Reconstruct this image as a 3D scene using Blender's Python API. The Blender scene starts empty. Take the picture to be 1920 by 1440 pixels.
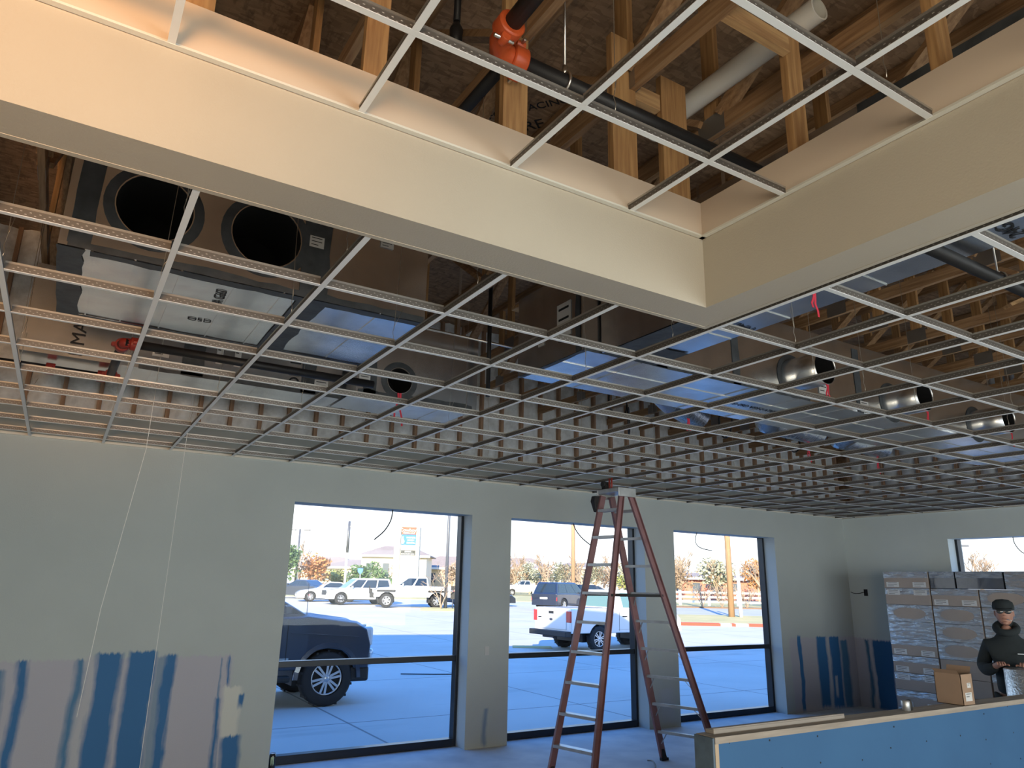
import bpy, bmesh, math, random
from mathutils import Vector, Matrix
random.seed(7)
scn = bpy.context.scene
COL = scn.collection
PI = math.pi

# ------------------------------------------------------------------ camera
YAW, PITCH, ROLL, EYE = 0.54683, 0.27200, 0.02100, 1.87
fw = Vector((math.sin(YAW)*math.cos(PITCH), math.cos(YAW)*math.cos(PITCH), math.sin(PITCH)))
rt = Vector((math.cos(YAW), -math.sin(YAW), 0))
up = rt.cross(fw)
r2 = rt*math.cos(ROLL) + up*math.sin(ROLL)
u2 = -rt*math.sin(ROLL) + up*math.cos(ROLL)
cam_d = bpy.data.cameras.new('camera'); cam = bpy.data.objects.new('camera', cam_d); COL.objects.link(cam)
cam_d.sensor_width = 36; cam_d.lens = 1346/1920*36; cam_d.clip_end = 600; cam_d.clip_start = 0.05
M4 = Matrix.Identity(4)
for i in range(3):
    M4[i][0] = r2[i]; M4[i][1] = u2[i]; M4[i][2] = -fw[i]
M4[2][3] = EYE
cam.matrix_world = M4
scn.camera = cam

# ------------------------------------------------------------------ exposure, sky, sun
scn.view_settings.view_transform = 'Standard'; scn.view_settings.look = 'None'
scn.view_settings.gamma = 1; scn.view_settings.use_curve_mapping = False
scn.view_settings.exposure = 1.05
w = bpy.data.worlds.new('sky'); scn.world = w; w.use_nodes = True
nt = w.node_tree; nt.nodes.clear()
out = nt.nodes.new('ShaderNodeOutputWorld'); bg = nt.nodes.new('ShaderNodeBackground')
tc = nt.nodes.new('ShaderNodeTexCoord'); sp = nt.nodes.new('ShaderNodeSeparateXYZ'); rp = nt.nodes.new('ShaderNodeValToRGB')
nt.links.new(tc.outputs['Generated'], sp.inputs[0]); nt.links.new(sp.outputs['Z'], rp.inputs[0])
nt.links.new(rp.outputs[0], bg.inputs[0]); nt.links.new(bg.outputs[0], out.inputs[0])
el = rp.color_ramp.elements
el[0].position = 0.0; el[0].color = (1.0, 1.03, 1.06, 1)
el[1].position = 1.0; el[1].color = (0.06, 0.30, 1.05, 1)
for ps, c in ((0.10, (0.96, 1.02, 1.08, 1)), (0.22, (0.55, 0.85, 1.2, 1)), (0.5, (0.11, 0.40, 1.15, 1))):
    e = el.new(ps); e.color = c
bg.inputs[1].default_value = 0.95
SUNX, SUNY = 1.5, 1.9            # how far a shadow runs per metre of height
sun_d = bpy.data.lights.new('sun', 'SUN'); sun = bpy.data.objects.new('sun', sun_d); COL.objects.link(sun)
sun_d.energy = 6.3; sun_d.angle = math.radians(0.6); sun_d.color = (1.0, 0.82, 0.58)
sun.rotation_euler = Vector((SUNX, SUNY, -1)).to_track_quat('-Z', 'Y').to_euler(); sun.location = (-30, -40, 30)

def area(name, loc, aim, sx, sy, power, color):
    d = bpy.data.lights.new(name, 'AREA'); d.shape = 'RECTANGLE'; d.size = sx; d.size_y = sy; d.energy = power; d.color = color
    o = bpy.data.objects.new(name, d); COL.objects.link(o); o.location = loc
    o.rotation_euler = (Vector(aim)-Vector(loc)).to_track_quat('-Z', 'Y').to_euler()
    return o
# added unseen fills behind the camera, and an added warm spot on the bulkhead
area('added_rear_fill', (5.0, -6.85, 1.6), (5.0, 8.0, 1.9), 11.0, 2.6, 300, (0.86, 0.95, 1.0))
area('added_left_fill', (-2.2, -3.6, 1.5), (4.0, -1.0, 1.9), 4.0, 2.4, 190, (1.0, 0.84, 0.62))
sl = bpy.data.lights.new('added_warm_spot', 'SPOT'); sl.energy = 1600; sl.color = (1.0, 0.48, 0.16); sl.spot_size = math.radians(20); sl.spot_blend = 1.0; sl.shadow_soft_size = 0.7
so = bpy.data.objects.new('added_warm_spot', sl); COL.objects.link(so); so.location = (-1.3, -6.3, 1.55)
so.rotation_euler = (Vector((-0.6, 2.2, 3.62))-so.location).to_track_quat('-Z', 'Y').to_euler()

# ------------------------------------------------------------------ helpers
_m = {}
def N(nt, t, **kw):
    n = nt.nodes.new('ShaderNode'+t)
    for k, v in kw.items(): setattr(n, k, v)
    return n
def mixc(nt, fac, a, b, mode='MIX'):
    n = N(nt, 'Mix', data_type='RGBA', blend_type=mode)
    for s, v in ((0, fac), (6, a), (7, b)):
        if hasattr(v, 'is_linked'): nt.links.new(v, n.inputs[s])
        else: n.inputs[s].default_value = v if s == 0 else (*v[:3], 1)
    return n.outputs[2]
def math_(nt, op, a, b=0.0, clamp=False):
    n = N(nt, 'Math', operation=op, use_clamp=clamp)
    for s, v in ((0, a), (1, b)):
        if hasattr(v, 'is_linked'): nt.links.new(v, n.inputs[s])
        else: n.inputs[s].default_value = v
    return n.outputs[0]
def rng(nt, v, a, b, c=0.0, d=1.0):
    n = N(nt, 'MapRange'); nt.links.new(v, n.inputs[0])
    for i, x in enumerate((a, b, c, d)): n.inputs[i+1].default_value = x
    return n.outputs[0]
def newmat(name, rough=0.6, metal=0.0, col=(.5, .5, .5), coat=0.0, spec=0.5):
    m = bpy.data.materials.new(name); m.use_nodes = True
    b = m.node_tree.nodes['Principled BSDF']
    b.inputs['Base Color'].default_value = (*col, 1); b.inputs['Roughness'].default_value = rough
    b.inputs['Metallic'].default_value = metal; b.inputs['Coat Weight'].default_value = coat
    b.inputs['Specular IOR Level'].default_value = spec
    return m, m.node_tree, b
def coords(nt, scale=(1, 1, 1)):
    t = N(nt, 'TexCoord'); mp = N(nt, 'Mapping'); mp.inputs['Scale'].default_value = scale
    nt.links.new(t.outputs['Object'], mp.inputs[0]); return mp.outputs[0]
def noise(nt, vec, scale, detail=3.0, rough=0.55):
    n = N(nt, 'TexNoise'); n.inputs['Scale'].default_value = scale; n.inputs['Detail'].default_value = detail
    n.inputs['Roughness'].default_value = rough; nt.links.new(vec, n.inputs['Vector']); return n.outputs[0]
def M(name, col, rough=0.6, metal=0.0, var=0.0, vs=4.0, stretch=(1, 1, 1), col2=None, bump=0.0, bs=30.0, coat=0.0, spec=0.5):
    """plain surface whose colour drifts between two tones, with an optional fine bump"""
    if name in _m: return _m[name]
    m, nt, b = newmat(name, rough, metal, col, coat, spec)
    if var or col2:
        c2 = col2 or tuple(max(0, x*(1-var)) for x in col)
        f = rng(nt, noise(nt, coords(nt, stretch), vs), 0.35, 0.65)
        nt.links.new(mixc(nt, f, col, c2), b.inputs['Base Color'])
    if bump:
        bn = N(nt, 'Bump'); bn.inputs['Strength'].default_value = bump; bn.inputs['Distance'].default_value = 0.01
        nt.links.new(noise(nt, coords(nt, stretch), bs, 4), bn.inputs['Height']); nt.links.new(bn.outputs[0], b.inputs['Normal'])
    _m[name] = m; return m

class MB:
    """collects boxes, tubes, prisms and lathes; build() links them as ONE mesh object"""
    def __init__(s): s.bm = bmesh.new()
    def face(s, pts, mi=0):
        f = s.bm.faces.new([s.bm.verts.new(p) for p in pts]); f.material_index = mi; return f
    def box(s, x0, x1, y0, y1, z0, z1, mi=0):
        v = [s.bm.verts.new(p) for p in ((x0, y0, z0), (x1, y0, z0), (x1, y1, z0), (x0, y1, z0), (x0, y0, z1), (x1, y0, z1), (x1, y1, z1), (x0, y1, z1))]
        for q in ((3, 2, 1, 0), (4, 5, 6, 7), (0, 1, 5, 4), (1, 2, 6, 5), (2, 3, 7, 6), (3, 0, 4, 7)):
            s.bm.faces.new([v[i] for i in q]).material_index = mi
        return s
    def loft(s, rings, mi=0, caps=True, smooth=False, closed=True):
        R = [[s.bm.verts.new(p) for p in r] for r in rings]
        n = len(R[0])
        for a, b in zip(R, R[1:]):
            for i in range(n if closed else n-1):
                f = s.bm.faces.new((a[i], a[(i+1) % n], b[(i+1) % n], b[i])); f.material_index = mi; f.smooth = smooth
        if caps:
            for r in (R[0][::-1], R[-1]):
                s.bm.faces.new(r).material_index = mi
        return s
    def cyl(s, p0, p1, r0, r1=None, n=16, mi=0, caps=True, smooth=True):
        p0, p1 = Vector(p0), Vector(p1); r1 = r0 if r1 is None else r1
        q = (p1-p0).to_track_quat('Z', 'Y')
        ring = lambda p, r: [p + q @ Vector((r*math.cos(2*PI*i/n), r*math.sin(2*PI*i/n), 0)) for i in range(n)]
        return s.loft([ring(p0, r0), ring(p1, r1)], mi, caps, smooth)
    def tube(s, pts, r, n=8, mi=0, caps=True):
        pts = [Vector(p) for p in pts]; rings = []; nrm = None
        for i, p in enumerate(pts):
            t = ((pts[min(i+1, len(pts)-1)]-p).normalized() + (p-pts[max(i-1, 0)]).normalized()).normalized()
            if nrm is None: nrm = t.orthogonal().normalized()
            nrm = (nrm - t*nrm.dot(t)).normalized(); bn = t.cross(nrm)
            rr = r[i] if isinstance(r, (list, tuple)) else r
            rings.append([p + (nrm*math.cos(2*PI*k/n) + bn*math.sin(2*PI*k/n))*rr for k in range(n)])
        return s.loft(rings, mi, caps, True)
    def lathe(s, prof, axis='z', at=(0, 0, 0), n=24, mi=0, caps=True):
        f = {'z': lambda r, h, a: (r*math.cos(a), r*math.sin(a), h), 'y': lambda r, h, a: (r*math.cos(a), h, r*math.sin(a)), 'x': lambda r, h, a: (h, r*math.cos(a), r*math.sin(a))}[axis]
        rings = [[Vector(at)+Vector(f(max(r, 1e-4), h, 2*PI*i/n)) for i in range(n)] for r, h in prof]
        return s.loft(rings, mi, caps, True)
    def prism(s, pts, fn, a, b, mi=0):
        """outline extruded from depth a to depth b; fn(u, v, depth) gives the point"""
        return s.loft([[Vector(fn(u, v, a)) for u, v in pts], [Vector(fn(u, v, b)) for u, v in pts]], mi)
    def beam(s, p0, p1, w_, h_, mi=0, side=None):
        """board from p0 to p1; w_ across, h_ along 'side'"""
        p0, p1 = Vector(p0), Vector(p1); t = (p1-p0).normalized()
        sd = Vector(side) if side else (Vector((0, 0, 1)) if abs(t.z) < .9 else Vector((0, 1, 0)))
        a = t.cross(sd).normalized(); b = a.cross(t)
        o = [a*(w_/2*i) + b*(h_/2*j) for i, j in ((-1, -1), (1, -1), (1, 1), (-1, 1))]
        return s.loft([[p0+k for k in o], [p1+k for k in o]], mi)
    def sphere(s, c, r, sx=1, sy=1, sz=1, mi=0, u=12, v=8):
        r_ = bmesh.ops.create_uvsphere(s.bm, u_segments=u, v_segments=v, radius=r)
        for x in r_['verts']: x.co = Vector((x.co.x*sx, x.co.y*sy, x.co.z*sz)) + Vector(c)
        for f in {f for x in r_['verts'] for f in x.link_faces}: f.material_index = mi; f.smooth = True
        return s
    def build(s, name, mats, parent=None, bevel=0, seg=2, fix=True):
        if fix: bmesh.ops.recalc_face_normals(s.bm, faces=s.bm.faces[:])
        if parent is not None:
            off = parent.matrix_world.translation if parent.parent is None else Vector((0, 0, 0))
            if parent.parent is None: off = parent.location
            else:
                off = Vector((0, 0, 0)); q = parent
                while q: off = off + q.location; q = q.parent
            bmesh.ops.translate(s.bm, verts=s.bm.verts[:], vec=-Vector(off))
        me = bpy.data.meshes.new(name); s.bm.to_mesh(me); s.bm.free()
        for m in (mats if isinstance(mats, (list, tuple)) else [mats]): me.materials.append(m)
        o = bpy.data.objects.new(name, me); COL.objects.link(o)
        if parent is not None: o.parent = parent
        if bevel:
            b = o.modifiers.new('edge', 'BEVEL'); b.width = bevel; b.segments = seg; b.limit_method = 'ANGLE'; b.angle_limit = math.radians(40)
        return o
def thing(name, label, cat, loc=(0, 0, 0), group=None):
    o = bpy.data.objects.new(name, None); COL.objects.link(o); o.location = loc; o.empty_display_size = .1
    return tag(o, label, cat, group)
def tag(o, label, cat, group=None, kind=None):
    o['label'] = label; o['category'] = cat
    if group: o['group'] = group
    if kind: o['kind'] = kind
    return o
def struct(o): o['kind'] = 'structure'; return o
def move(o, loc, rz=0): o.location = loc; o.rotation_euler = (0, 0, rz); return o
def lab(o, t): o['label'] = t; return o
def copy_tree(o, parent=None):
    c = o.copy(); COL.objects.link(c); c.parent = parent
    for ch in list(o.children): copy_tree(ch, c)
    return c
def words(name, txt, size, parent, loc, rot, m, extrude=0.001):
    """lettering as a mesh part"""
    cu = bpy.data.curves.new(name, 'FONT'); cu.body = txt; cu.size = size; cu.extrude = extrude; cu.align_x = 'CENTER'; cu.align_y = 'CENTER'
    t = bpy.data.objects.new('tmp', cu); COL.objects.link(t)
    me = bpy.data.meshes.new_from_object(t.evaluated_get(bpy.context.evaluated_depsgraph_get()))
    bpy.data.objects.remove(t); bpy.data.curves.remove(cu)
    o = bpy.data.objects.new(name, me); me.materials.clear(); me.materials.append(m); COL.objects.link(o)
    o.parent = parent; off = Vector((0, 0, 0)); q = parent
    while q: off = off + q.location; q = q.parent
    o.location = Vector(loc)-off; o.rotation_euler = rot
    return o
ONES = ['zeroth', 'first', 'second', 'third', 'fourth', 'fifth', 'sixth', 'seventh', 'eighth', 'ninth', 'tenth', 'eleventh', 'twelfth', 'thirteenth', 'fourteenth', 'fifteenth', 'sixteenth', 'seventeenth', 'eighteenth', 'nineteenth']
def nth(n):
    if n < 20: return ONES[n]
    t = {2: 'twent', 3: 'thirt', 4: 'fort', 5: 'fift'}[n//10]
    return t+'ieth' if n % 10 == 0 else t+'y-'+ONES[n % 10]
def dl(d, l):
    """point d metres ahead of the camera and l metres to its right, on the ground outside"""
    return Vector((d*math.sin(YAW)+l*math.cos(YAW), d*math.cos(YAW)-l*math.sin(YAW), gz(d)))
def gz(d): return -0.13 + max(0.0, min(d, 60)-26)*0.017

# ------------------------------------------------------------------ materials
TAN = M('bulkhead_paint', (.48, .425, .335), .55, var=.06, vs=1.5, bump=.12, bs=120)
RAW = M('raw_drywall_paper', (.64, .52, .40), .8, var=.05, vs=2)
TEE = M('white_tee_face', (.80, .81, .80), .45)
ZINC = M('zinc_tee_web', (.15, .135, .12), .45, .6)
BULB = M('zinc_bulb_highlight', (.50, .48, .44), .35, .8)  # brighter zinc paints the shiny highlight along the tee bulb
CREAM = M('white_angle', (.72, .70, .62), .5)
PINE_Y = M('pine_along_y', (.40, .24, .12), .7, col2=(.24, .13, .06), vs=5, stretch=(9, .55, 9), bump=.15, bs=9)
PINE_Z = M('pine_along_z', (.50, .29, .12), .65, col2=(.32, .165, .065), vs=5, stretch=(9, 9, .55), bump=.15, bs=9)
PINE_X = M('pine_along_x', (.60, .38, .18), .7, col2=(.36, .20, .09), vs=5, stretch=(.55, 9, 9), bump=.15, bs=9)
GALV = M('galvanised_sheet', (.86, .88, .90), .27, 1.0, var=.14, vs=7, bump=.05, bs=3)
GALVD = M('galvanised_side', (.34, .31, .28), .42, .75, var=.25, vs=2.2, bump=.04, bs=3)
MASTIC = M('grey_duct_mastic', (.075, .085, .095), .55, var=.4, vs=9, bump=.3, bs=22)
BLACKIN = M('liner_and_hollow_shade', (.006, .006, .007), .9)  # black liner; in the round collars it paints the shade of the hollow
FOIL = M('crinkled_foil', (.80, .82, .84), .22, 1.0, bump=.9, bs=26)
INSUL = M('fiberglass_batt', (.88, .92, .94), .95, col2=(.60, .62, .62), vs=7, bump=.8, bs=16)
STUD = M('wall_stud_pine', (.42, .27, .17), .8, col2=(.28, .17, .11), vs=4, stretch=(6, 6, .6))
BLKPIPE = M('black_steel_pipe', (.016, .016, .018), .5, var=.3, vs=6)
ORANGE = M('orange_coupling', (.62, .10, .025), .38, var=.15, vs=9, bump=.2, bs=30)
RED = M('red_coupling', (.30, .03, .02), .45)
BOLT = M('bright_bolt', (.72, .70, .66), .3, 1.0)
PVC = M('white_pvc', (.74, .72, .66), .4)
STICK = M('white_sticker', (.66, .65, .63), .6)
INK = M('black_ink', (.012, .012, .014), .7)
BRONZE = M('dark_bronze_frame', (.028, .032, .038), .35, .5)
PINKR = M('pink_flagging_tape', (.85, .05, .09), .5)
WIRE = M('bare_hanger_wire', (.55, .50, .42), .35, .9)
WHITEM = M('white_string', (.75, .74, .70), .7)
BLKCAB = M('black_cable', (.012, .012, .013), .5)
def osb():
    m, nt, b = newmat('osb_sheathing', .75)
    v = N(nt, 'TexVoronoi'); v.inputs['Scale'].default_value = 13
    nt.links.new(coords(nt, (1, 3.2, 1)), v.inputs['Vector'])
    s = N(nt, 'SeparateColor'); nt.links.new(v.outputs['Color'], s.inputs[0])
    c = mixc(nt, s.outputs[0], (.24, .14, .075), (.40, .25, .14))
    c = mixc(nt, rng(nt, noise(nt, coords(nt, (3, 1, 3)), 9), .52, .68, 0, .6), c, (.13, .075, .04))
    nt.links.new(c, b.inputs['Base Color']); return m
OSB = osb()
def glass(name, f=.05, tint=(.93, .97, .98)):
    m = bpy.data.materials.new(name); m.use_nodes = True; nt = m.node_tree; nt.nodes.clear()
    o = N(nt, 'OutputMaterial'); t = N(nt, 'BsdfTransparent'); g = N(nt, 'BsdfGlossy'); x = N(nt, 'MixShader')
    t.inputs[0].default_value = (*tint, 1); g.inputs['Roughness'].default_value = .02; x.inputs[0].default_value = f
    nt.links.new(t.outputs[0], x.inputs[1]); nt.links.new(g.outputs[0], x.inputs[2]); nt.links.new(x.outputs[0], o.inputs[0]); return m
GLASS = glass('window_glass', .01, (.96, .985, .99))
def wallmat(name, axis, base, lower, zlow, span, bands):
    """painted wall with a bare board zone below zlow and brushed bands (from, to, bottom, top, colour, softness)"""
    m, nt, b = newmat(name, .7)
    t = N(nt, 'TexCoord'); s = N(nt, 'SeparateXYZ'); nt.links.new(t.outputs['Object'], s.inputs[0])
    wob = math_(nt, 'SUBTRACT', noise(nt, coords(nt, (1, 1, .6)), 2.6, 4), .5)
    fine = math_(nt, 'SUBTRACT', noise(nt, coords(nt, (9, 9, .7)), 4, 3), .5)
    u = math_(nt, 'ADD', math_(nt, 'ADD', s.outputs[axis], math_(nt, 'MULTIPLY', wob, .16)), math_(nt, 'MULTIPLY', fine, .045))
    z = math_(nt, 'ADD', s.outputs['Z'], math_(nt, 'MULTIPLY', fine, .09))
    c = mixc(nt, rng(nt, noise(nt, coords(nt), 1.3), .3, .7), base, tuple(k*.93 for k in base))
    def band(a, e, z0, z1, sf):
        k = math_(nt, 'MULTIPLY', rng(nt, u, a-sf, a+sf), rng(nt, u, e-sf, e+sf, 1, 0))
        k = math_(nt, 'MULTIPLY', k, rng(nt, z, z1-.012, z1+.012, 1, 0))
        return math_(nt, 'MULTIPLY', k, rng(nt, z, z0-.03, z0+.03))
    c = mixc(nt, band(span[0], span[1], -1, zlow, .02), c, lower) if len(span) == 2 else mixc(nt, math_(nt, 'MAXIMUM', band(span[0], span[1], -1, zlow, .02), band(span[2], span[3], -1, zlow, .02)), c, lower)
    for a, e, z0, z1, col, sf in bands:
        c = mixc(nt, band(a, e, z0, z1, sf), c, col)
    nt.links.new(c, b.inputs['Base Color'])
    bn = N(nt, 'Bump'); bn.inputs['Strength'].default_value = .12; bn.inputs['Distance'].default_value = .01
    nt.links.new(noise(nt, coords(nt), 90, 3), bn.inputs['Height']); nt.links.new(bn.outputs[0], b.inputs['Normal'])
    return m
BL, BL2, MUD, PT = (.025, .13, .30), (.06, .17, .30), (.42, .42, .44), (.56, .56, .50)
WALLB = wallmat('back_wall_paint', 'X', (.42, .455, .44), (.40, .39, .43), 1.12, (-3, 1.70, 10.3, 12.1), [
    (-.9, -.6, -1, 1.1, BL, .03), (-.30, -.23, -1, 1.05, BL2, .03), (-.14, -.06, -1, 1.12, BL, .025), (.30, .37, -1, 1.12, BL2, .03), (.38, .46, -1, 1.15, MUD, .03),
    (.46, .67, -1, 1.17, BL, .025), (.73, .97, -1, 1.18, BL, .025), (.98, 1.06, -1, 1.12, (.20, .27, .35), .02), (1.05, 1.14, -1, 1.14, BL, .02),
    (1.585, 1.60, -1, 1.1, BL2, .01), (1.655, 1.685, .84, 1.1, BL, .012), (1.56, 1.61, -1, .72, BL, .02), (1.64, 1.80, .35, .82, PT, .02), (1.66, 1.84, -1, .36, BL, .03), (1.78, 1.82, .62, .74, BL, .01),
    (4.62, 4.68, .02, .42, (.18, .25, .34), .02), (7.45, 7.7, .05, .5, (.40, .43, .46), .06),
    (10.49, 10.58, .02, 1.15, BL, .012), (10.95, 11.22, .05, 1.13, BL, .03), (11.22, 11.30, .02, 1.1, MUD, .02), (11.30, 11.56, .02, 1.12, BL, .02), (11.60, 11.78, .0, 1.06, BL2, .03), (11.36, 11.43, .18, .5, MUD, .02)])
WALLR = wallmat('right_wall_paint', 'Y', (.62, .68, .66), (.54, .53, .57), 1.10, (6.5, 8.2), [
    (7.84, 7.90, .0, 1.08, BL2, .02), (7.45, 7.77, .0, 1.08, BL, .015), (7.36, 7.44, .0, 1.05, MUD, .02)])
FLOOR = M('dusty_concrete_floor', (.68, .67, .65), .75, col2=(.54, .54, .54), vs=2.5, bump=.1, bs=40)
PLAIN = M('plain_wall', (.58, .56, .50), .8)

# ------------------------------------------------------------------ the building
ZC, ZT, ZD, DECK = 3.13, 3.48, 3.675, 5.2       # lower grid, tray grid, top of the tray drywall, roof deck
YB, XR, XL, YR = 8.1, 12.0, -2.3, -7.0
WIN = [(2.145, 4.385), (4.965, 7.245), (7.83, 10.10)]; WH = 2.705
b = MB(); b.box(XL, XR, YR, 8.45, -.25, 0); struct(b.build('floor', FLOOR))
b = MB(); x = XL-.2
for a, e in WIN + [(XR, XR)]:
    b.box(x, a, YB, YB+.22, -.2, 3.42)
    if e > a: b.box(a, e, YB, YB+.22, WH, 3.42)
    x = e
struct(b.build('wall_back', WALLB))
STONE = M('limestone_veneer', (.42, .42, .38), .9, col2=(.26, .27, .25), vs=9, bump=1.0, bs=14)
b = MB(); x = XL-.2; rr = random.Random(3)
def ragged(x0, x1, sgn, bb):
    """veneer course by course, so the jamb has an uneven edge"""
    z = -.2
    while z < WH+.12:
        h = rr.uniform(.09, .2); e = rr.uniform(0, .035)
        bb.box(x0-(e if sgn < 0 else 0), x1+(e if sgn > 0 else 0), YB+.24, YB+.36, z, min(z+h, WH+.12)); z += h
for i, (a, e) in enumerate(WIN + [(XR+.4, XR+.4)]):
    b.box(x+(.0 if i == 0 else .10), a-.10, YB+.22, YB+.36, -.3, 5.35)
    if e > a:
        b.box(a-.10, e+.10, YB+.22, YB+.36, WH+.06, 5.35); ragged(a-.10, a-.04, 1, b); ragged(e+.04, e+.10, -1, b)
    x = e
struct(b.build('wall_outer', STONE))
RW = (3.4, 6.3)
b = MB(); b.box(XR, XR+.2, YR, RW[0], -.2, 3.42); b.box(XR, XR+.2, RW[1], YB+.3, -.2, 3.42); b.box(XR, XR+.2, RW[0], RW[1], WH, 3.42)
struct(b.build('wall_right', WALLR))
b = MB(); b.box(XR+.2, XR+.4, YR-.2, RW[0], -.2, 5.35); b.box(XR+.2, XR+.4, RW[1], YB+.3, -.2, 5.35); b.box(XR+.2, XR+.4, RW[0], RW[1], WH+.03, 5.35)
struct(b.build('wall_right_outer', STONE))
b = MB(); b.box(XL-.2, XL, YR, YB, -.2, DECK)
struct(b.build('wall_left', PLAIN))
b = MB(); b.box(XL-.2, XR+.2, YR-.2, YR, -.2, DECK)
struct(b.build('wall_rear', PLAIN))
b = MB(); b.box(XL-.3, XR+.45, YR-.3, YB+.5, DECK, DECK+.16); struct(b.build('ceiling', OSB))
b = MB(); b.box(XL, XR, YR, -2.8, 3.2, 3.26); struct(b.build('ceiling_rear', PLAIN))
# unseen added panel along the front, stepped to shape the shadow on the lot
b = MB(); prof = [(-9, 10.2), (.3, 9.2), (1.2, 6.9), (4.2, 6.7), (7.6, 6.5), (10.1, 5.3), (15, 4.9)]
b.prism([(-9, -.2), (XL-.2, -.2), (XL-.2, 5.3), (XR+.4, 3.1), (15, 3.1)] + prof[::-1], lambda u, v, d: (u, d, v), YB+.5, YB+.62)
struct(b.build('wall_shadow_caster', STONE))

# windows: dark frame, rail, two panes
def window(n, a, e, axis, base, mid, bottom=0.0):
    f = MB(); P = (lambda u0, u1, d0, d1, z0, z1, q: q.box(u0, u1, base+d0, base+d1, z0, z1)) if axis == 'x' else (lambda u0, u1, d0, d1, z0, z1, q: q.box(base+d0, base+d1, u0, u1, z0, z1))
    T = WH+.05; A, E = a-.03, e+.012
    P(A, A+.05, .02, .13, bottom, T, f); P(E-.05, E, .02, .13, bottom, T, f); P(A+.05, E-.05, .02, .13, T-.05, T, f); P(A+.05, E-.05, .02, .13, bottom, bottom+.085, f); a, e = A, E
    o = struct(f.build('window_%d' % n, BRONZE, bevel=.004))
    r = MB(); P(a+.05, e-.05, .03, .12, mid-.032, mid+.032, r); r.build('window_rail', BRONZE, o, bevel=.004)
    for nm, z0, z1 in (('lower_pane', bottom+.085, mid-.032), ('upper_pane', mid+.032, T-.05)):
        g = MB(); P(a+.05, e-.05, .07, .076, z0, z1, g); g.build(nm, GLASS, o)
for i, (a, e) in enumerate(WIN): window(i+1, a, e, 'x', YB+.20, .985)
window(4, RW[0], RW[1], 'y', XR+.18, .985)

# bulkhead round the raised tray, painted below the tray grid and bare above it
b = MB()
for mi, z0, z1, t in ((0, ZC, ZT-.004, 0), (1, ZT-.004, ZD, .004)):
    b.box(XL, 2.575-t, 2.20+t, 2.385-t, z0, z1, mi); b.box(2.39+t, 2.575-t, -2.6, 2.20+t, z0, z1, mi); b.box(XL, 2.39+t, -2.785, -2.6, z0, z1, mi)
struct(b.build('ceiling_bulkhead', [TAN, RAW], fix=True))
def angle(n, segs, z):
    q = MB()
    for x0, y0, x1, y1, ix, iy in segs:
        q.box(min(x0, x1, x0+ix*.024, x1+ix*.024), max(x0, x1, x0+ix*.024, x1+ix*.024), min(y0, y1, y0+iy*.024, y1+iy*.024), max(y0, y1, y0+iy*.024, y1+iy*.024), z-.0015, z+.0005)
        q.box(min(x0, x1, x0+ix*.0012, x1+ix*.0012), max(x0, x1, x0+ix*.0012, x1+ix*.0012), min(y0, y1, y0+iy*.0012, y1+iy*.0012), max(y0, y1, y0+iy*.0012, y1+iy*.0012), z, z+.024)
    return struct(q.build('trim_%d' % n, TAN if n == 3 else CREAM))
angle(1, [(XL, 2.20, 2.39, 2.20, 0, -1), (2.39, -2.6, 2.39, 2.20, -1, 0)], ZT)
angle(2, [(XL, YB, XR, YB, 0, -1), (XR, -2.8, XR, YB, -1, 0)], ZC)
angle(3, [(XL, 2.385, 2.60, 2.385, 0, 1), (2.575, -2.8, 2.575, 2.385, 1, 0)], ZC)

# framing and batts of the two insulated walls above the grid
def stud_mesh():
    q = MB(); q.box(-.019, .019, -.045, .045, 0, DECK-3.42); return q
def batt_mesh(seed, wd):
    q = MB(); r = random.Random(seed); nx, nz = 4, 9; H = DECK-3.42; g = []
    for j in range(nz+1):
        row = []
        for i in range(nx+1):
            u = i/nx*2-1; row.append(q.bm.verts.new((u*wd/2*(1+.05*r.uniform(-1, 1)), -.055*(1-u*u)**.5*r.uniform(.5, 1.2) + .02, j/nz*H)))
        g.append(row)
    for j in range(nz):
        for i in range(nx): q.bm.faces.new((g[j][i], g[j][i+1], g[j+1][i+1], g[j+1][i])).smooth = True
    q.face([(-wd/2, .045, 0), (wd/2, .045, 0), (wd/2, .045, H), (-wd/2, .045, H)]); return q
SP = .3125
st0 = stud_mesh().build('wall_stud', STUD)
bt = [batt_mesh(s, SP-.03).build('insulation_batt', INSUL) for s in (1, 2, 3, 4)]
used = set()
def place(o, loc, rz, label, cat, group):
    c = o if o.name not in used else o.copy()
    if c is not o: COL.objects.link(c)
    used.add(o.name); move(c, loc, rz); tag(c, label, cat, group); return c
kx = [-.51+SP*i for i in range(-5, 41)]
for i, xx in enumerate(kx):
    n = len(kx)-i
    place(st0, (xx, YB+.055, 3.42), 0, 'brown upright stud in the wall above the windows, %s from the right corner' % nth(n), 'stud', 'studs above the window wall')
    if i+1 < len(kx): place(bt[i % 4], (xx+SP/2, YB+.055, 3.42), 0, 'grey fiberglass batt above the windows, %s gap between studs from the right corner' % nth(n-1), 'insulation', 'batts above the window wall')
ky = [7.9-SP*i for i in range(0, 22)]
for i, yy in enumerate(ky):
    place(st0, (XR+.055, yy, 3.42), -PI/2, 'brown upright stud above the right wall, %s from the far corner' % nth(i+1), 'stud', 'studs above the right wall')
    place(bt[(i+1) % 4], (XR+.055, yy-SP/2, 3.42), -PI/2, 'grey fiberglass batt above the right wall, %s gap between studs from the far corner' % nth(i+1), 'insulation', 'batts above the right wall')
b = MB(); b.box(XL, XR+.2, YB+.12, YB+.22, 3.42, DECK); b.box(XR+.12, XR+.2, YR, YB+.12, 3.42, DECK); struct(b.build('wall_sheathing', OSB))

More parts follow.
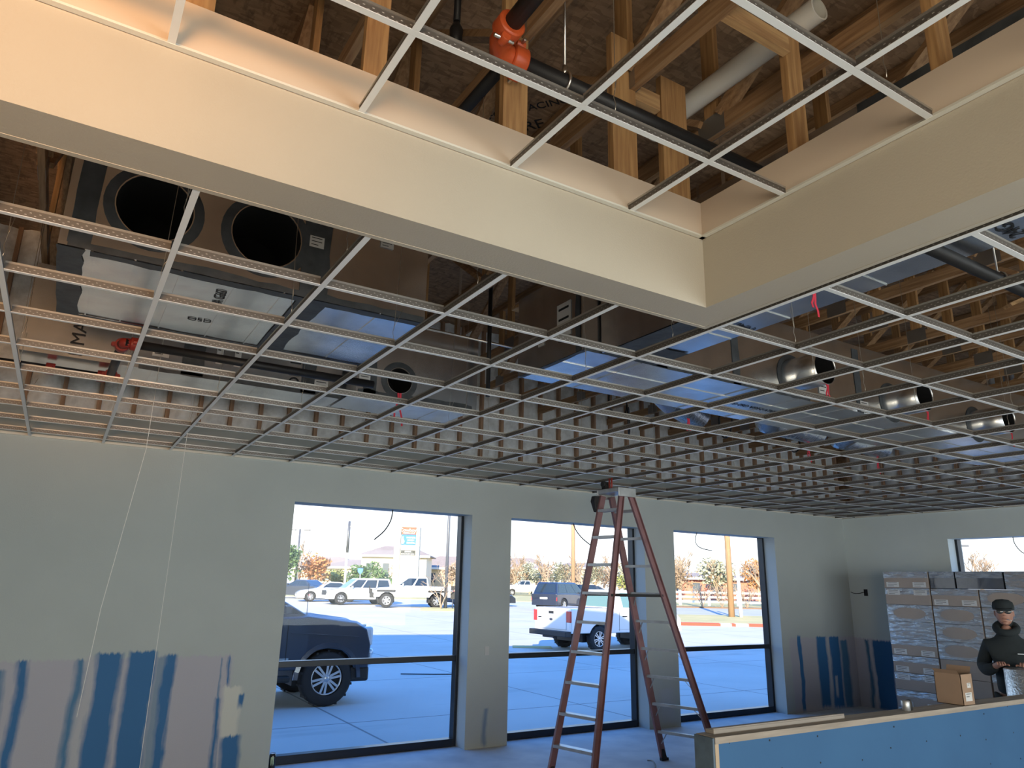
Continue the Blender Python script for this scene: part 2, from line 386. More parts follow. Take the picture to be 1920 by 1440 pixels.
# ------------------------------------------------------------------ suspended grid
def tee(L, along):
    """inverted T: white face below, slotted zinc web with a bulb above; runs from 0 to L"""
    q = MB(); bx = (lambda a0, a1, c0, c1, z0, z1, mi: q.box(c0, c1, a0, a1, z0, z1, mi)) if along == 'y' else (lambda a0, a1, c0, c1, z0, z1, mi: q.box(a0, a1, c0, c1, z0, z1, mi))
    bx(0, L, -.012, .012, 0, .002, 0); bx(0, L, -.0015, .0015, .002, .036, 1); bx(0, L, -.004, .004, .034, .043, 3)
    k = 0; a = .03
    while a < L-.03:
        for s in (-1, 1):
            y = s*.0018
            for zz, da in ((.012, 0), (.022, .015)):
                p = [(a+da, zz), (a+da+.007, zz), (a+da+.007, zz+.0035), (a+da, zz+.0035)]
                q.face([((t, y, z) if along == 'x' else (y, t, z)) for t, z in p], 2)
        a += .03
    return q
SLOT = M('slot_glint', (.34, .32, .29), .6)
TM = [TEE, ZINC, SLOT, BULB]
S2 = .6096; OX, OY = .2043, 2.975
gx = [OX+S2*i for i in range(-4, 20)]
long_t = tee(YB-(-2.8)-.004, 'y').build('main_tee', TM, fix=False); short_t = tee(YB-2.389, 'y').build('main_tee', TM, fix=False)
for i, x in enumerate(gx):
    src, y0 = (short_t, 2.387) if x < 2.575 else (long_t, -2.798)
    n = len(gx)-i
    place(src, (x, y0, ZC), 0, 'long white main tee of the lower grid, %s from the right wall' % nth(n), 'ceiling grid', 'main tees of the lower grid')
ct = tee(S2-.026, 'x').build('cross_tee', TM, fix=False); bt_ = tee(XR-gx[-1]-.016, 'x').build('cross_tee', TM, fix=False)
for j in range(-8, 9):
    y = OY+S2*j
    for i, x in enumerate(gx):
        if j < 0 and x < 2.575: continue
        last = i+1 == len(gx); n = len(gx)-i
        place(bt_ if last else ct, (x+.013, y, ZC), 0, 'white cross tee, %s row from window wall, %s bay from right wall' % (nth(9-j), nth(n)), 'ceiling grid', 'cross tees of the lower grid')
# raised grid inside the tray
ty = [1.722-.62*i for i in range(7)]; tx = [-1.81, -1.19, -.57, .05, .672, 1.31, 1.93]
tm = tee(2.39-XL-.004, 'x').build('tray_main_tee', TM, fix=False)
for i, y in enumerate(ty):
    place(tm, (XL+.002, y, ZT), 0, 'long white main tee of the raised tray grid, %s from the bulkhead by the windows' % nth(i+1), 'ceiling grid', 'main tees of the tray grid')
t1 = tee(.62-.026, 'y').build('tray_cross_tee', TM, fix=False); t2 = tee(2.20-1.722-.015, 'y').build('tray_cross_tee', TM, fix=False)
for j in range(7):
    for i, x in enumerate(tx):
        n = len(tx)-i
        place(t2 if j == 0 else t1, (x, (1.722+.013) if j == 0 else ty[j]+.013, ZT), 0, 'white tray cross tee, %s row from windows, %s from right bulkhead' % (nth(j+1), nth(n)), 'ceiling grid', 'cross tees of the tray grid')

# ------------------------------------------------------------------ roof trusses
ZB = 4.17
def truss(xx, label):
    t = thing('roof_truss', label, 'truss', (0, 0, 0), 'wooden roof trusses')
    q = MB(); q.box(-.019, .019, -3.0, YB+.05, ZB, ZB+.089)
    k = -2.6
    while k < YB:
        for s in (-1, 1): q.box(s*.019 if s > 0 else -.0205, .0205 if s > 0 else -.019, k-.09, k+.09, ZB-.004, ZB+.12, 1)
        k += 1.22
    q.build('bottom_chord', [PINE_Y, GALVD], t)
    MB().box(-.019, .019, -3.0, YB+.05, DECK-.095, DECK-.004).build('top_chord', PINE_Y, t)
    k = -2.6; i = 0
    while k < YB-.2:
        MB().beam((0, k, ZB+.085), (0, k, DECK-.092), .036, .089, side=(0, 1, 0)).build('vertical_web', PINE_Z, t)
        if k+1.22 < YB:
            a, e = (k+.06, k+1.16) if i % 2 == 0 else (k+1.16, k+.06)
            MB().beam((0, a, ZB+.1), (0, e, DECK-.11), .036, .089, side=(1, 0, 0)).build('diagonal_web', PINE_Y, t)
        k += 1.22; i += 1
    return t
txs = [2.0+.61*k for k in range(-6, 2)] + [3.59+.61*k for k in range(0, 14)]
tr0 = None
for i, xx in enumerate(txs):
    t_ = 'pine roof truss running towards the windows, %s from the right wall' % nth(len(txs)-i)
    if tr0 is None: tr0 = truss(xx, t_); o = tr0
    else: o = copy_tree(tr0); o['label'] = t_
    o.location = (xx, 0, 0)

# posts that hang the bulkhead, and blocking
def post(x0, x1, y0, y1, z1, label, m=PINE_Z):
    o = MB().box(x0, x1, y0, y1, ZD+.001, z1).build('bulkhead_post', m, thing_root(x0, y0, ZD), bevel=.003)
    return o
def thing_root(*a): return None
for a, lb in (((.68, .77, 2.228, 2.266, 4.60), 'orange pine post on the back bulkhead, leftmost of the four'), ((1.285, 1.405, 2.228, 2.266, 4.62), 'orange pine post behind the orange pipe elbow'),
              ((1.875, 2.02, 2.228, 2.27, 4.45), 'knotty pine post behind the black pipe, third from the left'), ((2.205, 2.375, 2.245, 2.283, 4.36), 'broad short pine post in the corner of the tray'),
              ((2.42, 2.52, 1.675, 1.715, 4.34), 'pine post with a dark knot on the right bulkhead'), ((2.42, 2.52, 1.06, 1.10, 4.6), 'pine post at the upper right edge of the tray'),
              ((.07, .16, 2.228, 2.266, 4.6), 'pine post of the back bulkhead beyond the left end of the tray grid')):
    tag(post(*a, lb), lb, 'post', 'posts on the bulkhead')
tag(MB().box(2.021, 2.418, 1.655, 1.693, ZB+.002, ZB+.088).build('wood_blocking', PINE_X, bevel=.002), 'pale wood block spanning from a truss to the knotted post', 'wood block')
tag(MB().box(2.021, 2.2, 2.25, 2.29, ZB-.02, ZB+.07).build('wood_blocking', PINE_X, bevel=.002), 'pale wood block between the two corner posts of the tray', 'wood block')
for (x0, y0, z0, x1, y1, z1), lb in (((3.0, 4.9, 4.16, 5.3, 5.0, 4.1), 'pale flat board laid across the trusses beyond the middle duct'), ((5.2, 2.55, 4.3, 6.1, 2.0, 4.6), 'pale diagonal brace between trusses right of the tray corner'), ((6.6, 2.7, 4.25, 7.4, 2.2, 4.7), 'pale diagonal brace between trusses near the right frame edge')):
    tag(MB().beam((x0, y0, z0), (x1, y1, z1), .12, .03).build('wood_brace', PINE_X), lb, 'wood brace')
# ink stamp on the underside of the roof deck
st = thing('sheathing_stamp', 'smudged black printing on the roof sheathing above the tray', 'printing', (2.55, 4.1, DECK-.006))
for k, (tx_, sz, dy) in enumerate((('SIZED FOR SPACING', .10, 0), ('EXPOSURE 1', .15, .2), ('24/16', .2, .42), ('PS 2-18', .12, .62))):
    words('stamp_line', tx_, sz, st, (2.3+.1*k, 3.9+dy, DECK-.004), (PI, 0, -.9), INK)

# ------------------------------------------------------------------ ducts
def hole_panel(q, x0, x1, z0, z1, y, cx, cz, r, n=32, mi=0):
    """flat panel with a round opening"""
    def rim(a):
        c, s = math.cos(a), math.sin(a)
        k = min(((x1-cx) if c > 0 else (cx-x0))/max(abs(c), 1e-6), ((z1-cz) if s > 0 else (cz-z0))/max(abs(s), 1e-6)); return (cx+c*k, y, cz+s*k)
    A = sorted([2*PI*i/n for i in range(n)] + [math.atan2(sz-cz, sx-cx) % (2*PI) for sx in (x0, x1) for sz in (z0, z1)])
    for a, e in zip(A, A[1:]+[A[0]+2*PI]):
        if e-a < 1e-6: continue
        q.face([(cx+r*math.cos(a), y, cz+r*math.sin(a)), rim(a), rim(e), (cx+r*math.cos(e), y, cz+r*math.sin(e))], mi)
def opening(root, cx, cz, r, y, depth, name='round_opening'):
    q = MB(); q.lathe([(r, y), (r, y+depth)], 'y', (cx, 0, cz), 32, 0, caps=False); q.lathe([(1e-3, y+depth), (r, y+depth)], 'y', (cx, 0, cz), 32, 0, caps=False)
    q.lathe([(r+.004, y-.012), (r+.004, y+.02)], 'y', (cx, 0, cz), 32, 1, caps=False); q.lathe([(r-.002, y-.012), (r+.004, y-.012)], 'y', (cx, 0, cz), 32, 1, caps=False)
    q.lathe([(r+.002, y-.004), (r+.055, y-.003)], 'y', (cx, 0, cz), 32, 2, caps=False)
    return q.build(name, [BLACKIN, GALV, MASTIC], root)
def duct(label, x0, x1, y0, y1, z0, z1, seams=(), holes=(), open_faces=()):
    r = thing('air_duct', label, 'duct', (x0, y0, z0))
    q = MB()
    if holes:
        xs = [x0] + [ (holes[i][0]+holes[i+1][0])/2 for i in range(len(holes)-1)] + [x1]
        for h, a, e in zip(holes, xs, xs[1:]): hole_panel(q, a, e, z0, z1, y0, *h)
    else: q.face([(x0, y0, z0), (x1, y0, z0), (x1, y0, z1), (x0, y0, z1)])
    q.face([(x0, y1, z0), (x0, y1, z1), (x1, y1, z1), (x1, y1, z0)]); q.face([(x0, y0, z0), (x0, y1, z0), (x1, y1, z0), (x1, y0, z0)]); q.face([(x0, y0, z1), (x1, y0, z1), (x1, y1, z1), (x0, y1, z1)])
    q.face([(x0, y0, z0), (x0, y0, z1), (x0, y1, z1), (x0, y1, z0)]); q.face([(x1, y0, z0), (x1, y1, z0), (x1, y1, z1), (x1, y0, z1)])
    for ax, v in seams:
        if ax == 'x': q.box(v-.004, v+.004, y0+.001, y1-.001, z0-.006, z0+.002)
        else: q.box(x0+.001, x1-.001, v-.004, v+.004, z0-.006, z0+.002)
    q.build('duct_body', GALV, r, fix=True)
    for f in (.18, .82) if z1 < 4.16 else ():
        xx, yy = (x0+(x1-x0)*f, y0+.02) if x1-x0 > y1-y0 else (x0+.02, y0+(y1-y0)*f)
        MB().box(xx-.015, xx+.015, yy-.001, yy+.001, z1-.1, DECK-.1).build('hanger_strap', GALV, r)
    return r
def smear(root, quads, seed=1):
    """brushed sealant: ragged strips a few millimetres proud of the sheet; quads are (origin, along, across, length, width)"""
    rr = random.Random(seed)
    for o, a, c, L, W in quads:
        q = MB(); o, a, c = Vector(o), Vector(a), Vector(c); n = max(6, int(L/.09)); P = []
        for i in range(n+1):
            t = L*i/n; P.append((o+a*t - c*(rr.uniform(0, .006)), o+a*t + c*(W+rr.uniform(-.008, .012))))
        nn = a.cross(c).normalized()*.002
        for (p0, p1), (p2, p3) in zip(P, P[1:]): q.face([p0, p2, p3, p1])
        q.build('mastic_seal', MASTIC, root, fix=False)
def sticker(root, c, u, v, w_, h_, lines=3):
    c, u, v = Vector(c), Vector(u), Vector(v); n = u.cross(v); q = MB(); q.face([c-u*w_/2-v*h_/2, c+u*w_/2-v*h_/2, c+u*w_/2+v*h_/2, c-u*w_/2+v*h_/2])
    for i in range(lines):
        k = h_*(.3-.3*i); e = .35 if i < lines-1 else .1
        a = c+v*k+n*.0008; q.face([a-u*w_*.38, a+u*w_*e, a+u*w_*e+v*h_*.07, a-u*w_*.38+v*h_*.07], 1)
    return lab(q.build('label_sticker', [STICK, INK], root, fix=False), 'white sticker with small black print')
DZ = 3.42
X_, Y_, Z_ = Vector((1, 0, 0)), Vector((0, 1, 0)), Vector((0, 0, 1))
# left duct with two big round openings
d1 = duct('wide metal duct with two big black round openings, above the left grid', -.24, 1.71, 3.87, 4.98, DZ, 4.12, [('x', -.09), ('x', .10), ('x', .32), ('x', .60), ('x', .85), ('x', 1.42)], [(.15, 3.725, .185), (.72, 3.73, .19)])
opening(d1, .15, 3.725, .185, 3.87, .5); opening(d1, .72, 3.73, .19, 3.87, .5)
smear(d1, [((-.24, 3.87, DZ-.007), Y_, X_, 1.1, .11), ((-.1, 3.872, DZ-.0075), X_, Y_, 1.8, .06), ((.94, 3.87, DZ-.008), Y_, X_, 1.1, .16), ((-.2, 4.97, DZ-.0075), X_, -Y_, 1.9, .03),
           ((-.2, 3.866, DZ+.02), Z_, X_, .66, .1), ((.93, 3.866, DZ), Z_, X_, .68, .15), ((-.2, 3.8655, DZ), X_, Z_, 1.9, .035)], 2)
sticker(d1, (1.0, 3.863, 3.77), X_, Z_, .085, .07); sticker(d1, (1.43, 3.863, 3.88), X_, Z_, .085, .06)
words('sheet_print', '24GA G60', .085, d1, (.56, 4.22, DZ-.004), (PI, 0, -PI/2-.05), INK); words('sheet_print', 'OSD', .07, d1, (.52, 4.62, DZ-.004), (PI, 0, -.1), INK)
# farther left ducts below the insulated wall
d2 = duct('dark duct low over the far left grid, black capital letters on its side', -.47, 1.9, 6.03, 6.62, DZ, 4.1, [('x', .4), ('x', 1.2)])
smear(d2, [((.60, 6.026, DZ), Z_, X_, .68, .16), ((1.55, 6.026, DZ), Z_, X_, .68, .12), ((.3, 6.026, DZ-.006), X_, Z_, 1.6, .03)], 3)
for tx_, xx, zz in (('R', -.12, 3.47), ('MADE', -.12, 3.69), ('DE', 1.49, 3.53), ('IN', 1.49, 3.72)): words('sheet_print', tx_, .13, d2, (xx, 6.022, zz), (PI/2, -PI/2, 0), INK)
sticker(d2, (.44, 6.024, 3.58), X_, Z_, .12, .1); sticker(d2, (.87, 6.024, 3.62), X_, Z_, .05, .14, 1); sticker(d2, (1.01, 6.024, 3.62), X_, Z_, .05, .14, 1); sticker(d2, (1.72, 6.024, 3.5), X_, Z_, .12, .1)
d3 = duct('dark duct with one small round opening, hung just over the middle of the grid', 1.93, 3.1, 5.72, 6.4, DZ, 4.1, [('x', 2.8)], [(2.32, 3.575, .115)])
opening(d3, 2.32, 3.575, .115, 5.72, .4)
smear(d3, [((2.0, 5.716, DZ), Z_, X_, .65, .1), ((1.95, 5.716, DZ-.004), X_, Z_, 1.1, .035)], 5); sticker(d3, (2.0, 5.714, 3.53), X_, Z_, .1, .09)
# trunk duct running to the right
d4 = duct('long bright trunk duct across the middle with three round collars', 2.82, 9.6, 3.72, 4.55, DZ, 4.06, [('x', 3.35), ('x', 3.9), ('x', 4.5), ('x', 5.1), ('x', 5.7), ('x', 6.3), ('x', 6.9), ('x', 7.6), ('x', 8.4), ('y', 4.02), ('y', 4.28)])
smear(d4, [((2.822, 3.72, DZ-.006), Y_, X_, .83, .03), ((3.16, 3.72, DZ-.008), Y_, X_, .83, .06), ((4.62, 3.72, DZ-.008), Y_, X_, .83, .12), ((2.83, 3.716, DZ), X_, Z_, 2.4, .04), ((3.0, 3.716, DZ), Z_, X_, .6, .08), ((3.45, 3.716, DZ), Z_, X_, .6, .14), ((4.3, 3.716, DZ), Z_, X_, .6, .08), ((5.9, 3.716, DZ), Z_, X_, .6, .08), ((2.816, 3.74, DZ), Z_, Y_, .6, .05)], 6)
sticker(d4, (2.815, 3.93, 3.70), -Y_, Z_, .17, .26, 4); sticker(d4, (2.815, 4.22, 3.63), -Y_, Z_, .08, .1); sticker(d4, (3.28, 3.713, 3.62), X_, Z_, .1, .1, 2); sticker(d4, (5.42, 3.713, 3.57), X_, Z_, .12, .12); sticker(d4, (6.0, 3.713, 3.48), X_, Z_, .12, .1)
sticker(d4, (3.12, 3.713, 3.80), X_, Z_, .1, .1)
for cx, cz in ((5.02, 3.60), (6.44, 3.585), (7.94, 3.575)):
    q = MB(); q.lathe([(.145, 3.72), (.14, 3.60), (.143, 3.59), (.14, 3.57), (.137, 3.40), (.134, 3.40), (.134, 3.415)], 'y', (cx, 0, cz), 28, 0, caps=False); q.lathe([(.134, 3.415), (.134, 3.70)], 'y', (cx, 0, cz), 28, 1, caps=False); q.lathe([(1e-3, 3.70), (.135, 3.70)], 'y', (cx, 0, cz), 28, 1, caps=False)
    q.lathe([(.146, 3.717), (.19, 3.716)], 'y', (cx, 0, cz), 28, 2, caps=False)
    q.build('round_collar', [GALV, BLACKIN, MASTIC], d4)
words('sheet_print', 'GALV 24GA G60 GALV', .07, d4, (5.0, 4.15, DZ-.004), (PI, 0, PI), INK)
# branch duct beside the tray, towards the viewer
d5 = duct('blue-grey branch duct beside the right edge of the tray bulkhead', 2.97, 3.47, -2.6, 3.70, DZ, 4.15, [('y', 3.0), ('y', 2.55), ('y', 1.95), ('y', 1.4), ('y', .8), ('y', .2)])
smear(d5, [((2.972, 3.7, DZ-.007), -Y_, X_, 1.1, .2), ((2.98, 3.69, DZ-.0075), X_, -Y_, .48, .32), ((2.966, -.5, 4.15), Y_, -Z_, 2.2, .06)], 8)
words('sheet_print', 'MADE 24GA', .085, d5, (3.22, 2.80, DZ-.004), (PI, 0, PI), INK); words('sheet_print', '24GA G60', .1, d5, (3.22, 1.30, DZ-.004), (PI, 0, PI), INK)
# crinkled flexible ducts past the trunk
def flex(pts, r, label):
    P = [Vector(p) for p in pts]; S_ = []; R_ = []; n = 46
    for i in range(n+1):
        t = i/n*(len(P)-1); k = min(int(t), len(P)-2); f = t-k; S_.append(P[k].lerp(P[k+1], f)); R_.append(r*(1+(.05 if i % 2 else -.04)))
    return tag(MB().tube(S_, R_, 14).build('flexible_duct', FOIL), label, 'duct', 'foil flexible ducts')
flex([(4.45, 4.70, 3.62), (4.75, 4.86, 3.58), (5.35, 5.12, 3.56)], .13, 'crinkled foil flexible duct past the trunk duct, leftmost of three')
flex([(6.0, 4.70, 3.62), (6.15, 4.9, 3.58), (7.0, 4.92, 3.56)], .13, 'crinkled foil flexible duct past the trunk duct, middle of three')
flex([(7.35, 4.70, 3.62), (7.5, 4.98, 3.58), (8.3, 4.95, 3.56)], .13, 'crinkled foil flexible duct past the trunk duct, rightmost of three')
for k, (x, y, r, rot) in enumerate(((4.45, 5.3, .16, .3), (5.9, 5.25, .19, 1.1), (7.2, 5.4, .18, .2), (5.1, 5.9, .15, .8))):
    pts = [(x+r*math.cos(a)*math.cos(rot), y+r*math.cos(a)*math.sin(rot), 3.62+r*math.sin(a)) for a in [2*PI*i/20 for i in range(20)]]
    tag(MB().tube(pts+[pts[0]], .009, 6).build('cable_loop', BLKCAB), 'black cable loop hanging past the trunk duct, %s from the left' % nth((1, 3, 4, 2)[k]), 'cable', 'loops of black cable')

# ------------------------------------------------------------------ pipes
def bolt(q, c, ax, r=.011, h=.02, mi=1):
    c, ax = Vector(c), Vector(ax); q.cyl(c-ax*h, c+ax*h, r, r, 6, mi)
PZ = 3.965
sp_ = thing('sprinkler_pipe', 'black steel sprinkler pipe crossing the tray under the trusses', 'pipe', (1.19, 2.15, PZ))
q = MB(); q.tube([(1.29, 2.15, PZ), (2.94, 2.165, PZ)], .036, 16); q.tube([(1.18, 2.03, PZ+.01), (1.17, -2.4, PZ+.06)], .036, 16); q.build('pipe_run', BLKPIPE, sp_)
q = MB(); q.tube([(1.30, 2.15, PZ), (1.25, 2.148, PZ), (1.205, 2.13, PZ), (1.185, 2.09, PZ), (1.18, 2.03, PZ+.005)], .046, 16)
for c, ax in (((1.30, 2.15, PZ), (1, 0, 0)), ((1.18, 2.02, PZ+.01), (0, 1, 0))):
    c, ax = Vector(c), Vector(ax); q.cyl(c-ax*.03, c+ax*.03, .058, .058, 20)
    q.cyl(c-ax*.036, c-ax*.028, .050, .06, 20); q.cyl(c+ax*.028, c+ax*.036, .06, .050, 20)
    sd = ax.cross(Z_)
    for s in (-1, 1):
        e = c + (Z_*.062+sd*.02)*s; q.cyl(e-ax*.022, e+ax*.022, .02, .02, 12); 
        bolt(q, e, sd, .009, .045)
q.build('elbow_coupling', [ORANGE, BOLT], sp_, bevel=.003)
hg = thing('pipe_hanger', 'bright steel rod with a loop round the black pipe in the tray', 'hanger', (1.545, 2.152, PZ))
q = MB(); q.tube([(1.545, 2.152, PZ+.075), (1.545, 2.152, DECK-.1)], .006, 8); q.build('rod', BOLT, hg)
q = MB(); q.tube([(1.545, 2.152+.044*math.sin(a), PZ+.044*math.cos(a)) for a in [2*PI*i/16 for i in range(17)]], .007, 6); q.cyl((1.545, 2.152, PZ+.04), (1.545, 2.152, PZ+.085), .012, .012, 8); q.build('pipe_loop', BOLT, hg)
tag(MB().tube([(1.36, 3.2, 4.12), (1.36, 2.35, 4.12)], .03, 12).build('branch_pipe', BLKPIPE), 'short black pipe behind the orange pine post in the tray', 'pipe')
q = MB(); q.lathe([(.057, 1.56), (.057, 2.66)], 'y', (2.525, 0, 4.39), 24, 0, caps=False); q.lathe([(.049, 1.56), (.049, 2.66)], 'y', (2.525, 0, 4.39), 24, 0, caps=False); q.lathe([(.049, 1.56), (.057, 1.56)], 'y', (2.525, 0, 4.39), 24, 0, caps=False)
tag(q.build('plastic_vent_pipe', PVC), 'white plastic pipe with an open cut end among the tray trusses', 'pipe')
q = MB(); q.tube([(1.30, 2.75, 5.1), (1.30, 2.75, 4.62)], .018, 10); q.lathe([(.012, 4.62), (.035, 4.57), (.03, 4.5), (.012, 4.48)], 'z', (1.30, 2.75, 0), 12)
tag(q.build('pendant_sprinkler', BLKPIPE), 'small black sprinkler drop hanging left of the orange elbow', 'sprinkler')
# right hand black pipe below the branch duct
bp = thing('black_pipe', 'black pipe under the blue-grey branch duct at the right', 'pipe', (2.7, 1.53, 3.36))
MB().tube([(2.64, 1.53, 3.36), (7.5, 1.56, 3.37)], .031, 14).build('pipe_run', BLKPIPE, bp)
q = MB(); q.tube([(3.72, 1.534+.038*math.sin(a), 3.36+.038*math.cos(a)) for a in [2*PI*i/14 for i in range(15)]], .005, 6); q.tube([(3.72, 1.534, 3.40), (3.72, 1.534, 4.16)], .004, 6); q.build('hanger_loop', BOLT, bp)
# far left sprinkler line
fp = thing('sprinkler_line', 'thin black sprinkler line with red couplings over the far left grid', 'pipe', (-.9, 6.22, 3.36))
q = MB(); q.tube([(-2.2, 6.2, 3.36), (.10, 6.25, 3.36)], .03, 12); q.tube([(.125, 6.23, 3.36), (.145, 5.22, 3.36)], .03, 12); q.tube([(.16, 5.2, 3.36), (1.9, 5.22, 3.36)], .03, 12); q.build('pipe_run', BLKPIPE, fp)
for c, ax in (((-.27, 6.24, 3.36), X_), ((.07, 6.245, 3.36), X_), ((.128, 6.16, 3.36), Y_), ((.145, 5.28, 3.36), Y_), ((.22, 5.2, 3.36), X_)):
    q = MB(); c = Vector(c); q.cyl(c-ax*.03, c+ax*.03, .045, .045, 16); sd = ax.cross(Z_)
    for s in (-1, 1): e = c+sd*.05*s; q.cyl(e-ax*.018, e+ax*.018, .016, .016, 10)
    lab(q.build('coupling', RED, fp, bevel=.003), 'red coupling')
q = MB(); q.tube([(.09, 6.25, 3.36), (.125, 6.25, 3.36), (.126, 6.21, 3.36)], .034, 12); lab(q.build('elbow', RED, fp), 'red elbow'); q = MB(); q.tube([(.145, 5.25, 3.36), (.15, 5.205, 3.36), (.2, 5.2, 3.36)], .034, 12); lab(q.build('elbow', RED, fp), 'red elbow')
tag(MB().tube([(3.12, 5.55, 3.52), (3.12, 5.55, 4.9)], .02, 10).build('drop_pipe', BLKPIPE), 'thin black upright pipe beside the middle dark duct', 'pipe')
tag(MB().tube([(2.4, 5.55, 4.05), (5.4, 5.62, 4.05)], .012, 8).build('conduit', GALV), 'thin galvanised conduit above the middle dark duct', 'conduit')

# hanger wires down to the tees
rw = random.Random(11); wires = []
for i, xi in ((4, gx[3]), (5, gx[4]), (6, gx[5]), (7, gx[6]), (9, gx[8]), (11, gx[10]), (13, gx[12]), (15, gx[14])):
    for yy in (2.75, 3.55, 5.05, 5.45, 6.75):
        yy += rw.uniform(-.1, .1)
        if -.35 < xi < 1.8 and 3.75 < yy < 5.15: continue
        if 2.7 < xi < 9.7 and 3.2 < yy < 5.3: continue
        if 1.85 < xi < 3.2 and 5.5 < yy < 6.5: continue
        wires.append((xi, yy, ZC+.043, 4.17))
for xi, yy in ((4.47, 1.25), (5.08, 1.2), (5.69, 2.4), (6.3, 1.9), (7.5, 2.6), (4.47, 2.75), (2.643+.61, 2.37)): wires.append((xi, yy, ZC+.043, DZ if abs(xi-3.25) < .02 else 4.17))
wires += [(1.46, 1.722, ZT+.043, DECK-.1), (2.10, 1.09, ZT+.043, DECK-.1)]
wires.sort()
for n, (x, y, z0, z1) in enumerate(wires):
    q = MB(); a = rw.uniform(-.03, .03)
    q.tube([(x, y, z0), (x+.004, y, z0+.03), (x-.003, y+.003, z0+.06), (x+.003, y, z0+.1), (x+a*.3, y, z0+.3), (x+a, y, z1)], .0016, 5)
    q.tube([(x, y, z0+.09), (x+.03+a, y+.02, z0+.22)], .0014, 5)
    tr = z0 > 3.4
    tag(q.build('hanger_wire', WIRE), ('thin twisted wire holding up the tray grid, %s of two from the left' % ('first' if x < 2 else 'second')) if tr else 'thin twisted wire holding up the lower grid, %s of its kind from the left' % nth(n+1), 'wire', 'hanger wires')
# two white strings hanging down in front of the left wall
for x, y, z0, lb in ((.37, 6.0, .95, 'left of the two thin white strings hanging before the left wall'), (.825, 7.0, .12, 'right of the two thin white strings hanging before the left wall')):
    dx = -.09 if x < .5 else .005
    tag(MB().tube([(x+dx, y, z0), (x+dx*.6, y, z0+.7), (x+.07*(x < .5), y, 2.8), (x+.07*(x < .5), y, 3.9)], .0022, 5).build('string', WHITEM), lb, 'string')
# pink flagging ribbons
for x, y, z, h, lb in ((3.24, 2.22, 3.42, .13, 'under the branch duct beside the tray corner'), (5.02, 3.40, 3.46, .14, 'under the first round collar'), (6.44, 3.40, 3.44, .13, 'under the middle round collar'), (7.94, 3.40, 3.43, .13, 'under the third round collar'),
                       (4.95, 4.86, 3.44, .16, 'near the leftmost foil duct'), (6.9, 4.98, 3.44, .2, 'near the middle foil duct'), (8.25, 5.02, 3.44, .2, 'near the rightmost foil duct'), (2.32, 5.70, 3.46, .285, 'below the small round opening of the dark duct')):
    q = MB(); w_ = .016
    for s in (-1, 1):
        P = [(x+s*.004+s*.01*k+.008*math.sin(k*2+s), y+.004*k*s, z-h*k/4*(1 if s > 0 else .8)) for k in range(5)]
        for (a, e) in zip(P, P[1:]):
            q.loft([[(a[0]-w_/2, a[1]-.001, a[2]), (a[0]+w_/2, a[1]-.001, a[2]), (a[0]+w_/2, a[1]+.001, a[2]), (a[0]-w_/2, a[1]+.001, a[2])], [(e[0]-w_/2, e[1]-.001, e[2]), (e[0]+w_/2, e[1]-.001, e[2]), (e[0]+w_/2, e[1]+.001, e[2]), (e[0]-w_/2, e[1]+.001, e[2])]])
    tag(q.build('flagging_ribbon', PINKR), 'pink flagging ribbon ' + lb, 'ribbon', 'pink flagging ribbons')

# ------------------------------------------------------------------ step ladder
FIBER = M('red_fiberglass_rail', (.27, .14, .145), .5, var=.25, vs=6)
ALU = M('dull_aluminium', (.55, .56, .56), .4, .7, var=.2, vs=8)
RUB = M('black_rubber', (.02, .02, .021), .75)
ld = thing('step_ladder', 'tall open red fiberglass step ladder standing in front of the windows', 'ladder', (5.4, 6.4, 0))
FT = {'ff': ((4.53, 6.55, .02), (5.20, 6.48, 2.86)), 'fn': ((4.67, 6.06, .02), (5.22, 6.20, 2.86)), 'bf': ((6.16, 6.66, .02), (5.33, 6.48, 2.86)), 'bn': ((6.40, 6.06, .02), (5.35, 6.20, 2.86))}
FT = {k: (Vector(a), Vector(e)) for k, (a, e) in FT.items()}
for k, (a, e) in FT.items():
    q = MB(); t = (e-a).normalized()
    sd = Vector((0, 1, 0)); ax = t.cross(sd).normalized(); wd = .072 if k[0] == 'b' else .066
    q.beam(a, e, wd, .006, side=(0, 1, 0))
    for s in (-1, 1): q.beam(a+ax*s*wd/2+sd*(.014 if k[1] == 'n' else -.014)*-1, e+ax*s*wd/2+sd*(.014 if k[1] == 'n' else -.014)*-1, .005, .03, side=(0, 1, 0))
    o = q.build('rail', FIBER, ld)
    q = MB(); q.box(a.x-.05, a.x+.05, a.y-.022, a.y+.022, 0, .03); q.loft([[(a.x-.03, a.y-.018, .03), (a.x+.03, a.y-.018, .03), (a.x+.03, a.y+.018, .03), (a.x-.03, a.y+.018, .03)], [(a.x+t.x*.1-.02, a.y-.018, .12), (a.x+t.x*.1+.02, a.y-.018, .12), (a.x+t.x*.1+.02, a.y+.018, .12), (a.x+t.x*.1-.02, a.y+.018, .12)]])
    lab(q.build('ladder_foot', RUB, o, bevel=.004), 'black rubber foot')
